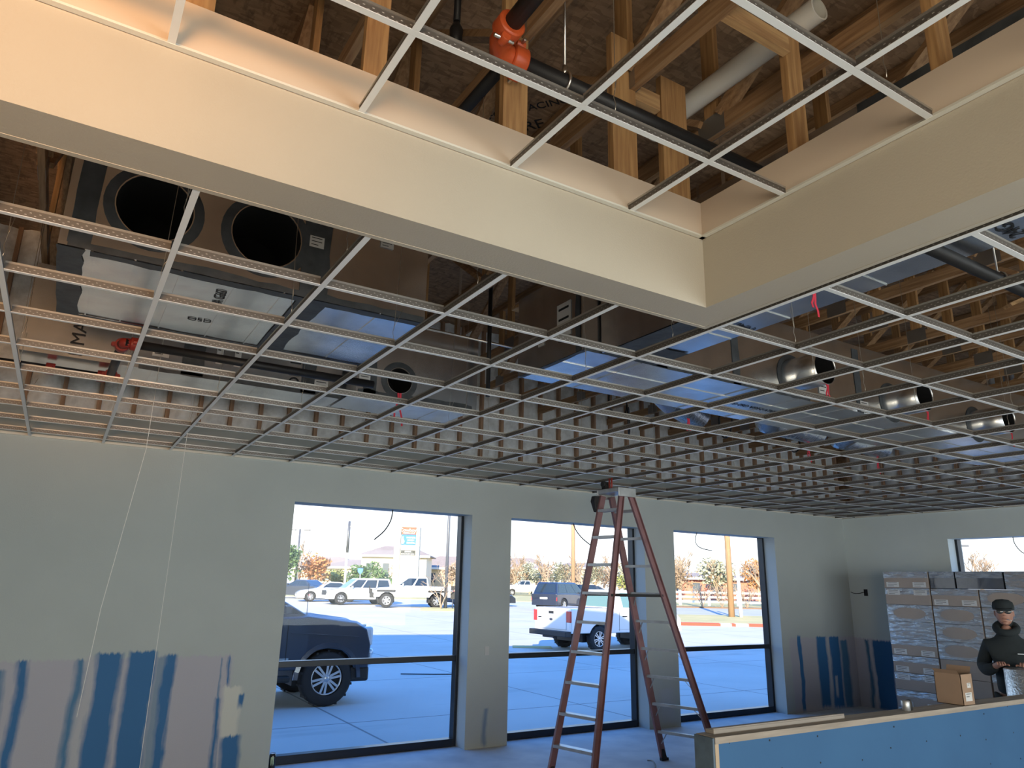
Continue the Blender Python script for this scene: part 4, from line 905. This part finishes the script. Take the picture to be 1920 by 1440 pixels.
def car(name, label, cat, pt, L, W, zb, top, axles, r, cab, sides, glassm=DGLASS, wd=.26, spokes=6, caliper=None, archk=1.2, group=None):
    """top: roofless side profile from tail to nose; cab: (belt rear, belt front, roof rear, roof front, belt z, roof z)"""
    t = thing(name, label, cat, (0, 0, 0), group)
    pts = [(top[0][0], zb)]
    for xa in sorted(axles):
        R = r*archk; d = math.sqrt(max(R*R-(zb-r)**2, .01)); a0 = math.atan2(zb-r, -d); a1 = math.atan2(zb-r, d)
        if a0 < 0: a0 += 2*PI
        for k in range(11): a = a0+(a1-a0)*k/10; pts.append((xa+R*math.cos(a), r+R*math.sin(a)))
    pts += [(top[-1][0], zb)] + top[::-1]
    h = W/2
    inset = [((x*.985), z-(.03 if z > zb+.3 else 0)) for x, z in pts]
    q = MB(); q.loft([[Vector((x, y, z)) for x, z in P] for y, P in ((-h, inset), (-h+.09, pts), (h-.09, pts), (h, inset))])
    q.build('body', pt, t, bevel=.02)
    q = MB()
    for xa in axles: q.box(xa-r*archk*.98, xa+r*archk*.98, -(h-.33), h-.33, r*.7, r+r*archk*1.02)
    q.build('wheel_well', TRIMB, t)
    br, bf, rr_, rf, zbt, zr = cab
    q = MB(); hb, ht = h-.06, h-.24
    ring = lambda v, k=0: [Vector(p) for p in ((br+(rr_-br)*v+k, -(hb+(ht-hb)*v)+k, zbt+(zr-zbt)*v), (bf+(rf-bf)*v-k, -(hb+(ht-hb)*v)+k, zbt+(zr-zbt)*v), (bf+(rf-bf)*v-k, hb+(ht-hb)*v-k, zbt+(zr-zbt)*v), (br+(rr_-br)*v+k, hb+(ht-hb)*v-k, zbt+(zr-zbt)*v))]
    q.loft([ring(-.08), ring(.93), [p+Vector((0, 0, .025)) for p in ring(1.0, .06)]]); q.build('cab', pt, t, bevel=.025)
    def pane(nm, P): 
        q = MB(); c = sum((Vector(p) for p in P), Vector())/len(P); n = (Vector(P[1])-Vector(P[0])).cross(Vector(P[2])-Vector(P[0])).normalized()
        if n.dot(c-Vector(((br+bf)/2, 0, zbt))) < 0: n = -n
        q.loft([[Vector(p)+n*.002 for p in P], [Vector(p)+n*.009 for p in P]]); q.build(nm, glassm, t)
    for s in (-1, 1):
        S = lambda f, v: ((br+(rr_-br)*v)+((bf+(rf-bf)*v)-(br+(rr_-br)*v))*f, s*(hb+(ht-hb)*v), zbt+(zr-zbt)*v)
        for a, e in sides: pane('side_window', [S(a, .1), S(e, .1), S(e, .88), S(a, .88)])
    F = lambda y, v: (bf+(rf-bf)*v, y*(hb+(ht-hb)*v), zbt+(zr-zbt)*v); G = lambda y, v: (br+(rr_-br)*v, y*(hb+(ht-hb)*v), zbt+(zr-zbt)*v)
    pane('windshield', [F(-.9, .06), F(.9, .06), F(.9, .92), F(-.9, .92)]); pane('rear_window', [G(-.85, .12), G(.85, .12), G(.85, .86), G(-.85, .86)])
    for xa in axles:
        for s in (-1, 1): wheel(t, xa, s*(h-wd/2+.01), r, wd, spokes, extra=caliper)
    nose, tail = top[-1][0], top[0][0]
    for s in (-1, 1):
        MB().box(nose-.16, nose+.008, s*(h-.22)-.16, s*(h-.22)+.16, top[-2][1]-.26, top[-2][1]-.10).build('headlamp', HEADL, t, bevel=.02)
        MB().box(tail-.01, tail+.12, s*(h-.12)-.11, s*(h-.12)+.115, top[1][1]-.42, top[1][1]-.08).build('tail_lamp', TAIL, t, bevel=.015)
        q = MB(); q.box(bf-.50, bf-.40, s*(h+.02), s*(h+.2), zbt+.06, zbt+.19); q.box(bf-.48, bf-.43, s*(h-.08), s*(h+.05), zbt+.06, zbt+.1); q.build('door_mirror', pt, t, bevel=.03)
    return t
def put(t, x, y, z, ang): t.location = (x, y, z); t.rotation_euler = (0, 0, ang); return t
def putdl(t, d, l, ang):
    """ang 0 points the nose to the viewer's right, 90 degrees straight away"""
    p = dl(d, l); return put(t, p.x, p.y, p.z, math.radians(ang)-YAW)
PICK = lambda: [(-2.9, .62), (-2.9, 1.28), (-.75, 1.30), (.95, 1.34), (1.02, 1.36), (2.55, 1.24), (2.82, 1.12), (2.9, .95), (2.9, .62)]
# dark pickup close outside the left window
GP = [(-2.9, .62), (-2.9, 1.36), (-.35, 1.38), (1.55, 1.42), (1.75, 1.44), (2.6, 1.33), (2.8, 1.22), (2.88, .98), (2.86, .62)]
gm = car('pickup_truck', 'dark navy pickup truck parked close outside the left window', 'truck', NAVY, 5.8, 2.03, .58, GP, (2.12, -1.56), .43, (-.42, 1.78, -.28, .80, 1.40, 1.96), [(.04, .47), (.51, .97)], wd=.29, archk=1.16)
q = MB(); q.box(2.62, 2.90, -1.0, 1.0, .60, .86); q.box(2.80, 2.93, -.98, .98, .76, .88); q.build('front_bumper', CHR, gm, bevel=.05)
MB().box(2.52, 2.86, -.98, .98, .36, .60).build('air_dam', TRIMB, gm, bevel=.04)
MB().box(2.80, 2.90, -.62, .62, .88, 1.26).build('grille', CHR, gm, bevel=.02)
for s in (-1, 1):
    MB().box(2.66, 2.895, s*.80-.2, s*.80+.218, .92, 1.24).build('headlamp_housing', HEADL, gm, bevel=.05)
    q = MB(); n = 14
    for k in range(n):
        a, e = PI*k/n, PI*(k+1)/n; R0, R1 = .50, .57
        q.loft([[(2.12+R0*math.cos(t_), s*.99, .43+R0*math.sin(t_)), (2.12+R1*math.cos(t_), s*.99, .43+R1*math.sin(t_)), (2.12+R1*math.cos(t_), s*1.025, .43+R1*math.sin(t_)), (2.12+R0*math.cos(t_), s*1.04, .43+R0*math.sin(t_))] for t_ in (a, e)])
    q.build('wheel_arch_trim', NAVY, gm)
    MB().box(1.02, 1.45, s*1.012-.004, s*1.012+.004, .70, .77).build('side_badge', CHR, gm)
    MB().box(-.9, 1.5, s*1.0-.06, s*1.0+.09, .40, .50).build('running_board', TRIMB, gm, bevel=.03)
    q = MB()
    for x in (1.40, .42, -.40): q.box(x-.006, x+.006, s*1.016-.003, s*1.016+.002, .62, 1.36)
    q.build('door_seam', TRIMB, gm)
    q = MB(); q.beam((1.45, s*1.012, 1.16), (2.62, s*1.012, 1.08), .012, .05, side=(0, 1, 0)); q.build('shoulder_crease', NAVY, gm, bevel=.004)
q = MB(); q.loft([[(1.7, -.85, 1.41), (2.62, -.8, 1.30), (2.62, .8, 1.30), (1.7, .85, 1.41)], [(1.75, -.7, 1.47), (2.5, -.62, 1.37), (2.5, .62, 1.37), (1.75, .7, 1.47)]]); q.build('hood_bulge', NAVY, gm, bevel=.02)
q = MB(); q.tube([(1.72, -.9, 1.42), (1.70, -.92, 1.95)], .005, 6); q.build('antenna', TRIMB, gm)
put(gm, 4.12-2.12, 12.48+1.0, -.13, 0)
# white work pickup outside the middle window
WP = [(-2.75, .62), (-2.75, 1.30), (-.75, 1.31), (.75, 1.24), (.8, 1.26), (1.9, 1.14), (2.07, 1.0), (2.1, .62)]
fd = car('pickup_truck', 'white work pickup seen from behind outside the middle window', 'truck', WHITE, 5.6, 2.0, .56, WP, (1.2, -1.58), .385, (-.82, .85, -.70, .1, 1.27, 1.86), [(.18, .92)], TGLASS, .25)
MB().box(-2.77, -2.748, -.78, .78, .66, 1.29).build('tailgate', WHITE, fd, bevel=.01)
q = MB(); q.box(-2.95, -2.72, -.98, .98, .46, .62); q.box(-2.9, -2.75, -.3, .3, .40, .5); lab(q.build('rear_bumper', TRIMB, fd, bevel=.02), 'black rear bumper')
q = MB(); q.box(-2.778, -2.766, -.13, .13, 1.12, 1.2); q.build('tailgate_handle', TRIMB, fd)
q = MB(); q.lathe([(1e-3, 0), (1, 0)], 'x', (0, 0, 0), 20, caps=False)
for v in q.bm.verts: v.co = Vector((-2.7785, v.co.y*.09, .95+v.co.z*.038))
q.build('oval_badge', BLUEB, fd, fix=False)
MB().box(-2.7785, -2.777, .52, .70, .98, 1.02).build('tailgate_lettering', TRIMB, fd)
q = MB(); q.box(-2.72, -.85, -.80, .80, 1.285, 1.313); q.build('bed_floor', M('bed_shadow', (.25, .25, .25), .8), fd)  # grey sheet at rail height, standing for the shade inside the bed
q = MB(); q.box(-.8, .7, -1.003, -.998, .66, .665); q.box(-.76, -.75, -1.004, -.998, .62, 1.25); q.box(.6, .61, -1.004, -.998, .62, 1.22); q.box(-.62, -.42, -1.012, -.998, 1.04, 1.08); q.build('door_seam', TRIMB, fd)
put(fd, 15.0+1.58, 20.05, -.13, .03)
# parked row
SED = [(-2.35, .35), (-2.38, .95), (-1.5, 1.0), (.9, .95), (2.1, .78), (2.38, .6), (2.4, .3)]
SUVP = [(-2.35, .4), (-2.4, 1.05), (-1.9, 1.08), (1.0, 1.06), (2.1, .98), (2.36, .8), (2.4, .4)]
putdl(car('sedan', 'dark sedan at the far left end of the parked row', 'car', BLACKP, 4.8, 1.85, .25, SED, (1.45, -1.4), .34, (-1.7, 1.15, -.85, .2, .95, 1.42), [(.1, .5), (.54, .92)], wd=.2), 60, -16.4, 150)
putdl(car('coupe', 'low white coupe with red brake calipers in the parked row', 'car', WHITE, 4.7, 1.85, .24, SED, (1.45, -1.4), .35, (-1.6, 1.05, -.7, .1, .95, 1.38), [(.12, .9)], wd=.2, caliper=TAIL), 55.5, -13.2, 200)
sv = car('suv', 'white suv with dark windows in the parked row', 'car', WHITE, 4.8, 1.95, .36, SUVP, (1.45, -1.45), .39, (-2.2, 1.2, -1.95, .35, 1.05, 1.72), [(.06, .34), (.37, .66), (.69, .95)], wd=.22)
MB().box(2.38, 2.42, -.6, .6, .6, .92).build('grille', TRIMB, sv, bevel=.02); q = MB(); q.box(-2.3, 2.3, -.98, .98, .3, .37); q.build('lower_trim', TRIMB, sv)
putdl(sv, 52.2, -10.4, 207)
ta = car('pickup_truck', 'lifted white pickup with black bumper guard in the parked row', 'truck', WHITE, 5.4, 1.92, .66, [(-2.7, .7), (-2.72, 1.34), (-.95, 1.36), (.9, 1.32), (2.2, 1.22), (2.45, 1.05), (2.5, .7)], (1.65, -1.6), .44, (-1.05, 1.1, -.92, .25, 1.32, 1.92), [(.05, .46), (.52, .95)], wd=.28)
q = MB(); q.box(2.4, 2.7, -.9, .9, .6, .9); q.box(2.55, 2.75, -.5, .5, .85, 1.15); q.tube([(2.7, -.45, .9), (2.74, -.4, 1.3), (2.74, .4, 1.3), (2.7, .45, .9)], .04, 8); q.build('bumper_guard', TRIMB, ta, bevel=.03)
for s in (-1, 1):
    q = MB(); q.box(1.1, 2.3, s*.98-.08, s*.98+.06, .98, 1.1); q.box(-2.2, -1.0, s*.98-.08, s*.98+.06, .98, 1.1); q.build('fender_flare', TRIMB, ta, bevel=.03)
putdl(ta, 49.4, -6.35, 192)
putdl(car('sedan', 'dark sedan at the right end of the row, cut by the window frame', 'car', BLACKP, 4.8, 1.85, .25, SED, (1.45, -1.4), .35, (-1.7, 1.15, -.85, .2, .95, 1.42), [(.1, .5), (.54, .92)], wd=.2), 53, -1.9, 32)
bs = car('suv', 'dark blue suv driving off behind the white work pickup', 'car', BLUEB, 4.9, 1.95, .34, SUVP, (1.45, -1.45), .38, (-2.25, 1.25, -1.95, .4, 1.05, 1.75), [(.06, .34), (.37, .66), (.69, .95)], wd=.22)
MB().box(-2.425, -2.4, -.28, .28, .72, .84).build('licence_plate', LABELM, bs); putdl(bs, 50, 3.7, 55)
putdl(car('pickup_truck', 'distant white pickup by the roadside seen through the middle window', 'truck', WHITE, 5.6, 2.0, .56, PICK(), (1.72, -1.58), .4, (-.78, 1.2, -.65, .35, 1.33, 1.90), [(.04, .47), (.51, .97)]), 98, 2.1, 190)
putdl(car('hatchback', 'dark hatchback behind the wooden pole in the middle window', 'car', BLACKP, 4.3, 1.8, .3, SUVP, (1.35, -1.35), .35, (-2.2, 1.2, -1.8, .35, 1.02, 1.5), [(.08, .48), (.52, .94)], wd=.2), 78, 7.3, 185)
putdl(car('hatchback', 'white car passing on the road at the left edge of the third window', 'car', WHITE, 4.3, 1.8, .3, SED, (1.35, -1.35), .33, (-1.6, 1.1, -.85, .2, .95, 1.38), [(.1, .5), (.54, .92)], wd=.2), 52, 8.85, 180)
for k, (d, l, p_) in enumerate(((94, 5.6, WHITE), (88, 9.9, BLACKP), (95, 11.0, WHITE))):
    putdl(car('sedan', ('tiny white parked car by the far houses, left of the wooden pole', 'tiny dark parked car by the far houses', 'tiny white parked car by the far houses, right of the wooden pole')[k], 'car', p_, 4.8, 1.85, .25, SED, (1.45, -1.4), .34, (-1.7, 1.15, -.85, .2, .95, 1.42), [(.1, .5), (.54, .92)], wd=.2), d, l, 170)

# ------------------------------------------------------------------ poles, signs, fence
WOODP = M('weathered_pole', (.40, .25, .14), .9, var=.25, vs=3, stretch=(6, 6, .4)); STEELP = M('grey_steel_pole', (.12, .13, .15), .5, .3); PALE = M('pale_paint_and_sunlit', (.72, .70, .64), .7)
def pole(name, d, l, h, r, m, label, arms=(), heads=()):
    p = dl(d, l); t = thing(name, label, 'pole', p); R_ = Vector((math.cos(YAW), -math.sin(YAW), 0))
    MB().cyl(p, p+Vector((0, 0, h)), r, r*.72, 12).build('shaft', m, t)
    for z, a in arms: MB().beam(p+R_*-a+Vector((0, 0, z)), p+R_*a+Vector((0, 0, z)), .1, .12).build('crossarm', m, t)
    for z, a in heads:
        q = MB(); c = p+R_*a+Vector((0, 0, z)); q.beam(p+Vector((0, 0, z)), c, .06, .06); q.beam(c-R_*.35*(1 if a > 0 else -1)*0, c+R_*.7*(1 if a > 0 else -1), .35, .14); q.build('lamp_head', m, t)
    return t
pole('street_lamp', 88, -25.1, 7.3, .14, STEELP, 'double-headed lamp pole at the far left of the left window', heads=((7.2, .5), (7.2, -.5)))
u = pole('utility_pole', 86, -18.8, 8.1, .16, PALE, 'tall utility pole with crossarm behind the parked white suv', arms=((7.6, 1.6),)); q = MB(); p = dl(86, -18.8); q.cyl(p+Vector((0, 0, 4.6)), p+Vector((0, 0, 8.2)), .17, .14, 12); lab(q.build('unlit_upper_shaft', STEELP, u), 'upper shaft above the painted sunlit part')  # sunlight on the lower shaft is put into its pale colour
pole('street_lamp', 47.0, -3.88, 9.0, .11, STEELP, 'dark steel lamp pole on the small grass island', heads=((8.9, .6),)).location.z += .125
pole('utility_pole', 62, 5.45, 11, .19, WOODP, 'brown wooden pole in the middle window behind the dark suv')
pole('utility_pole', 44.4, 13.25, 12, .19, WOODP, 'thick brown wooden pole in the third window')
p = dl(44.2, 13.75); tag(MB().cyl(p, p+Vector((-.1, 0, 3.6)), .11, .09, 12).build('guard_pipe', M('white_guard', (.85, .85, .85), .6)), 'white guard pipe beside the thick wooden pole', 'pipe')
pole('street_lamp', 60, 36.5, 5.3, .09, STEELP, 'lamp pole with one arm in the right window', heads=((5.2, .4),))
p = dl(46.8, -3.42); t = thing('marker_post', 'thin post with small black and white plates beside the island pole', 'sign', p); MB().cyl(p, p+Vector((0, 0, 1.3)), .03, .03, 8).build('post', STEELP, t)
R_ = Vector((math.cos(YAW), -math.sin(YAW), 0)); F_ = Vector((math.sin(YAW), math.cos(YAW), 0))
q = MB(); q.beam(p+Vector((0, 0, .55))-F_*.05, p+Vector((0, 0, 1.0))-F_*.05, .28, .02, side=F_); q.beam(p+Vector((0, 0, 1.08))-F_*.05, p+Vector((0, 0, 1.35))-F_*.05, .24, .02, side=F_); q.build('plate', TRIMB, t); t.location.z += .125
p = dl(80, -15.9); t = thing('road_sign', 'small blue road sign on a post by the far grass', 'sign', p); MB().cyl(p, p+Vector((0, 0, 2.4)), .05, .05, 8).build('post', PALE, t)
q = MB(); q.prism([(-.3, 2.75), (.3, 2.75), (.27, 2.4), (0, 2.1), (-.27, 2.4)], lambda a, b_, d: p+R_*a+Vector((0, 0, b_))-F_*d, .06, .09); q.build('sign_plate', M('road_sign_blue', (.04, .16, .50), .5), t)
# sign tower
p = dl(80, -11.0); t = thing('sign_tower', 'tall pale brick sign tower with coloured shop panels', 'sign', p)
BRK = M('pale_brick', (.66, .60, .50), .9, var=.1, vs=3)
V3 = lambda a, z, d: p+R_*a+Vector((0, 0, z))-F_*d
def slab(nm, a0, a1, z0, z1, d0, d1, m, par=t): 
    q = MB(); q.prism([(a0, z0), (a1, z0), (a1, z1), (a0, z1)], V3, d0, d1); return q.build(nm, m, par)
slab('brick_column', -1.35, -.72, 0, 7.2, -.5, .5, BRK); slab('brick_column', .98, 1.35, 0, 7.2, -.5, .5, BRK); slab('backing', -.72, .98, 0, 7.3, -.3, .2, PALE)
ang = (PI/2, 0, -YAW)
for nm, z0, z1, m, txts in (('top_panel', 6.42, 7.22, M('rust_sign_panel', (.22, .07, .04), .5), (('Cowboys', .52, .12, .45), ('WESTERN WEAR', .17, .12, .13))), ('blue_panel', 5.3, 6.40, M('blue_sign_panel', (.008, .14, .42), .5), (('FARMERS', .24, .38, .78), ('FAMILY', .24, .38, .5), ('DENTAL', .24, .38, .22))), ('white_panel', 4.75, 5.28, PALE, ()),
                           ('dark_panel', 4.2, 4.72, M('dark_sign_panel', (.018, .026, .03), .5), (('DIVINE', .22, .12, .38), ('NAILS & SPA BAR', .19, .12, .13))), ('lower_panel', 1.0, 4.17, M('pale_panel', (.78, .77, .72), .6), (('PALACIA', .22, .12, 2.4),))):
    o = slab(nm, -.66, .92, z0, z1, .2, .25, m)
    for tx_, sz, a, dz in txts: words('lettering', tx_, sz, o, V3(a, z0+dz, .256), ang, M('white_lettering', (.85, .85, .85), .6) if nm != 'lower_panel' else STEELP)
    if nm == 'blue_panel':
        q = MB(); q.prism([(-.5+.17*math.cos(a), 5.66+.24*math.sin(a)) for a in [2*PI*i/16 for i in range(16)]], V3, .25, .262); q.prism([(-.58, 5.8), (-.42, 5.8), (-.45, 6.15), (-.5, 6.25), (-.55, 6.15)], V3, .25, .262); q.build('drop_emblem', M('pale_emblem', (.75, .85, .88), .5), o)
# white rail fence
p = dl(62, 18); fn = thing('rail_fence', 'white rail fence along the lawn in the third window', 'fence', p); FW = M('fence_white', (.85, .84, .80), .7)
for l in [9.5+2.4*i for i in range(13)]:
    a = dl(62, l)+Vector((0, 0, .06)); MB().box(a.x-.08, a.x+.08, a.y-.08, a.y+.08, a.z, a.z+1.2).build('fence_post', FW, fn)
for z in (.35, .72, 1.08): MB().beam(dl(61.9, 9.5)+Vector((0, 0, z)), dl(61.9, 38.3)+Vector((0, 0, z)), .05, .16).build('rail', FW, fn)
tag(MB().tube([dl(17.2, -2.35)+Vector((0, 0, .02)), dl(17.35, -1.6)+Vector((0, 0, .012)), dl(17.5, -.9)+Vector((0, 0, .012))], .011, 6).build('hose', BLKCAB), 'thin black hose lying on the shaded pavement right of the dark pickup', 'hose')

# ------------------------------------------------------------------ houses
HW = {'tan': M('tan_house_wall', (.62, .50, .34), .9), 'brick': M('red_brick_wall', (.50, .20, .13), .9, var=.15, vs=4), 'cream': M('cream_house_wall', (.72, .64, .50), .9)}
ROOF = M('grey_brown_shingles', (.30, .25, .22), .9, var=.15, vs=2); HWIN = M('house_window', (.10, .12, .14), .2)
def house(d, l, w_, dep, zw, zr, wall, label, ang=0):
    p = dl(d, l); t = thing('house', label, 'house', p); e = .6
    MB().box(-w_/2, w_/2, 0, dep, 0, zw).build('walls', HW[wall], t).location = (0, 0, 0)
    o = bpy.data.objects  # local coordinates: the root carries the place
    q = MB(); q.loft([[(-w_/2-e, -e, zw), (w_/2+e, -e, zw), (w_/2+e, dep+e, zw), (-w_/2-e, dep+e, zw)], [(-w_/2-e, -e, zw+.18), (w_/2+e, -e, zw+.18), (w_/2+e, dep+e, zw+.18), (-w_/2-e, dep+e, zw+.18)], [(-w_*.22, dep*.45, zr), (w_*.22, dep*.45, zr), (w_*.22, dep*.55, zr), (-w_*.22, dep*.55, zr)]]); q.build('roof', ROOF, t)
    q = MB(); q.box(-w_/2-e, w_/2+e, -e-.05, -e, zw-.12, zw+.2); q.build('fascia_board', PALE, t)
    k = -w_/2+1.2
    while k < w_/2-1: MB().box(k-.5, k+.5, -.04, .02, zw*.4, zw*.8).build('window', HWIN, t); k += 2.6
    for ch in t.children:
        for v in ch.data.vertices: v.co += Vector(p)
        ch.location = (0, 0, 0)
    t.rotation_euler = (0, 0, -YAW+ang)
house(146, -36, 13, 9, 3.6, 6.0, 'tan', 'long low house with a brown hip roof, leftmost beyond the road'); house(124, -24.5, 12, 8, 3.5, 5.0, 'cream', 'low wide house with pale fascia left of the sign tower'); house(114, -17.6, 10, 8, 5.2, 6.9, 'cream', 'taller cream building with a grey roof just left of the sign tower')
house(125, -8.5, 16, 9, 3.7, 5.9, 'tan', 'tan house with a wide roof right of the sign tower'); house(138, 2.2, 11, 9, 4.2, 6.3, 'cream', 'cream house at the left of the middle window'); house(150, 14.5, 9, 9, 4.8, 6.0, 'tan', 'tan house beyond the wooden pole in the middle window'); house(96, 26.5, 12, 8, 2.6, 3.4, 'brick', 'low red brick building behind the white fence')

# ------------------------------------------------------------------ trees
BARK = M('grey_brown_bark', (.34, .26, .19), .95); LEAFG = {'green': M('evergreen_leaves', (.10, .17, .06), .9), 'olive': M('olive_leaves', (.24, .26, .08), .9), 'rust': M('rust_leaves', (.42, .19, .07), .9), 'grey': M('grey_green_leaves', (.34, .35, .26), .9), 'brown': M('brown_twigs', (.36, .27, .20), .95)}
def branches(seed, h, depth, n0=3, spread=.55, twig=.035, upright=.35, stems=1):
    r = random.Random(seed); q = MB()
    def grow(p, d, ln, rad, k):
        m_ = p+d*ln*.5+Vector((r.uniform(-1, 1), r.uniform(-1, 1), 0))*ln*.05; e = p+d*ln; q.tube([p, m_, e], [rad, rad*.85, rad*.65], 4 if k > 1 else 6, caps=False)
        if k >= depth: return
        for i in range(n0 if k else n0+1):
            a = r.uniform(0, 2*PI); nd = (d*(1-spread*.3)+Vector((math.cos(a)*spread, math.sin(a)*spread, upright*r.uniform(.2, 1)))).normalized(); f = r.uniform(.45, 1)
            grow(p.lerp(e, f), nd, ln*r.uniform(.58, .8), max(rad*.55, twig), k+1)
    for s in range(stems):
        a = 2*PI*s/max(stems, 1); d = Vector((math.cos(a)*.45, math.sin(a)*.45, 1)).normalized() if stems > 1 else Vector((0, 0, 1)); grow(Vector((0, 0, 0)), d, h*.36, h*(.022 if stems == 1 else .011), 0)
    return q
def crown(seed, rx, rz, zc, n, sz):
    r = random.Random(seed); q = MB(); lobes = [(Vector((r.uniform(-.5, .5)*rx, r.uniform(-.5, .5)*rx, zc+r.uniform(-.55, .55)*rz)), r.uniform(.4, .7)) for _ in range(9)]
    for _ in range(n):
        c, k = r.choice(lobes); d = Vector((r.gauss(0, 1), r.gauss(0, 1), r.gauss(0, 1))).normalized()*(r.random()**.4); p = c+Vector((d.x*rx*k, d.y*rx*k, d.z*rz*k))
        a = Vector((r.gauss(0, 1), r.gauss(0, 1), r.gauss(0, 1))).normalized(); b_ = a.orthogonal().normalized(); s = sz*r.uniform(.6, 1.3); q.face([p-a*s, p+b_*s*.6, p+a*s, p-b_*s*.6])
    return q
tree_n = {}
def tree(d, l, label, crown_m=None, dims=None, br=None, name='tree', rz=0.0, cat='tree', group=None):
    key = (crown_m, dims, br)
    if key in tree_n: t = copy_tree(tree_n[key]); tag(t, label, cat, group)
    else:
        t = thing(name, label, cat, (0, 0, 0), group); tree_n[key] = t
        branches(*br[0], **dict(br[1])).build('trunk', BARK, t)
        if crown_m: crown(*dims).build('foliage', LEAFG[crown_m], t, fix=False)
    p = dl(d, l); t.location = p; t.rotation_euler = (0, 0, rz); return t
B_ = lambda s, h, dp, **k: ((s, h, dp), tuple(sorted(k.items())))
tree(85, -25.6, 'green bushy tree at the far left behind the double lamp pole', 'green', (3, 2.1, 2.0, 3.6, 1500, .22), B_(1, 4.5, 2)); tree(95, -26.6, 'tall bare tree right of the double lamp pole', None, None, B_(12, 7.2, 4, twig=.03))
tree(88, -22.8, 'rust-leaved tree before the leftmost house', 'rust', (5, 2.2, 1.5, 2.8, 1200, .2), B_(3, 4.0, 3)); tree(94, -21.4, 'yellow-green shrub left of the tall utility pole', 'olive', (6, 1.7, 1.4, 1.7, 900, .2), B_(4, 3, 2), 'shrub', cat='shrub')
tree(93, -18.2, 'dark green rounded shrub right of the tall utility pole', 'green', (7, 2.2, 1.9, 2.2, 1500, .22), B_(5, 3.5, 2), 'shrub', cat='shrub'); tree(88, -14.6, 'lower dark green shrub behind the blue road sign', 'green', (8, 1.8, 1.3, 1.6, 1100, .2), B_(6, 3, 2), 'shrub', cat='shrub')
tree(97, -14.2, 'reddish bare shrub just left of the sign tower', 'brown', (9, 1.7, 1.5, 2.4, 700, .16), B_(7, 4, 4)); tree(46.4, -4.1, 'small bare pale-branched tree on the grass island', None, None, B_(21, 3.3, 4, n0=2, spread=.85, twig=.008, stems=3)).location.z += .125
tree(100, -7.5, 'bare tree behind the island lamp pole', 'brown', (10, 2, 1.6, 2.8, 700, .18), B_(13, 5, 4), rz=1); tree(104, -4, 'olive tree at the right edge of the left window', 'olive', (11, 2, 1.6, 2.2, 900, .2), B_(14, 4, 3))
big = B_(31, 6.6, 4, twig=.035); big2 = B_(32, 5.6, 4, twig=.035)
rt_ = random.Random(9)
mid = [(104, .9), (104, 5.6), (104, 10.3), (104, 15.0), (110, 3.2), (110, 8.0), (110, 12.8), (110, 17.4), (117, 1.0), (117, 5.7), (117, 10.4), (117, 15.1)]
for k, (d, l) in enumerate(sorted(mid, key=lambda t: t[1]/t[0])):
    tree(d, l, 'grey-brown bare tree beyond the road in the middle window, %s from its left edge' % nth(k+1), ('brown', None, 'grey')[k % 3], ((41, 2.1, 1.7, 3.0, 800, .18), None, (42, 2.2, 1.9, 3.2, 900, .19))[k % 3], (big2, big, big2)[k % 3], rz=rt_.uniform(0, 6), group='trees in the middle window')
tree(74, 11.4, 'small yellow-green conifer between the ladder legs', 'olive', (15, 1.0, 1.4, 1.6, 700, .14), B_(8, 3, 2)); 
far = [(82, 18.4), (82, 23.0), (82, 27.6), (82, 32.2), (88.5, 20.6), (88.5, 25.2), (88.5, 29.8), (88.5, 34.4), (110, 24.5), (110, 29.2), (110, 33.9), (110, 38.6)]
for k, (d, l) in enumerate(sorted(far, key=lambda t: t[1]/t[0])):
    tree(d, l, 'winter tree behind the white fence in the third window, %s from its left edge' % nth(k+1), ('rust', 'brown', None, 'grey', 'grey', 'brown', None)[k % 7], ((51, 1.9, 1.7, 2.9, 800, .17), (41, 2.1, 1.7, 3.0, 800, .18), None, (42, 2.2, 1.9, 3.2, 900, .19), (42, 2.2, 1.9, 3.2, 900, .19), (41, 2.1, 1.7, 3.0, 800, .18), None)[k % 7], (big2, big2, big, big2, big2, big2, big)[k % 7], rz=rt_.uniform(0, 6), group='trees in the third window')
tree(62.5, 21.4, 'bare tree with pale branches at the right edge of the third window', None, None, B_(16, 5.6, 4, twig=.028, spread=.7))
for k, l in enumerate((15.0, 16.5, 18.4)): tree(57.6, l, 'low bare many-stemmed shrub at the lawn edge, %s from the left' % nth(k+1), None, None, B_(60, 2.6, 2, spread=.6, twig=.02, stems=5), 'shrub', rz=k*1.3, cat='shrub', group='bare shrubs along the lawn')
tree(60, 38.2, 'spreading bare tree in the right window', None, None, B_(70, 6.0, 4, n0=4, spread=.6, twig=.018))
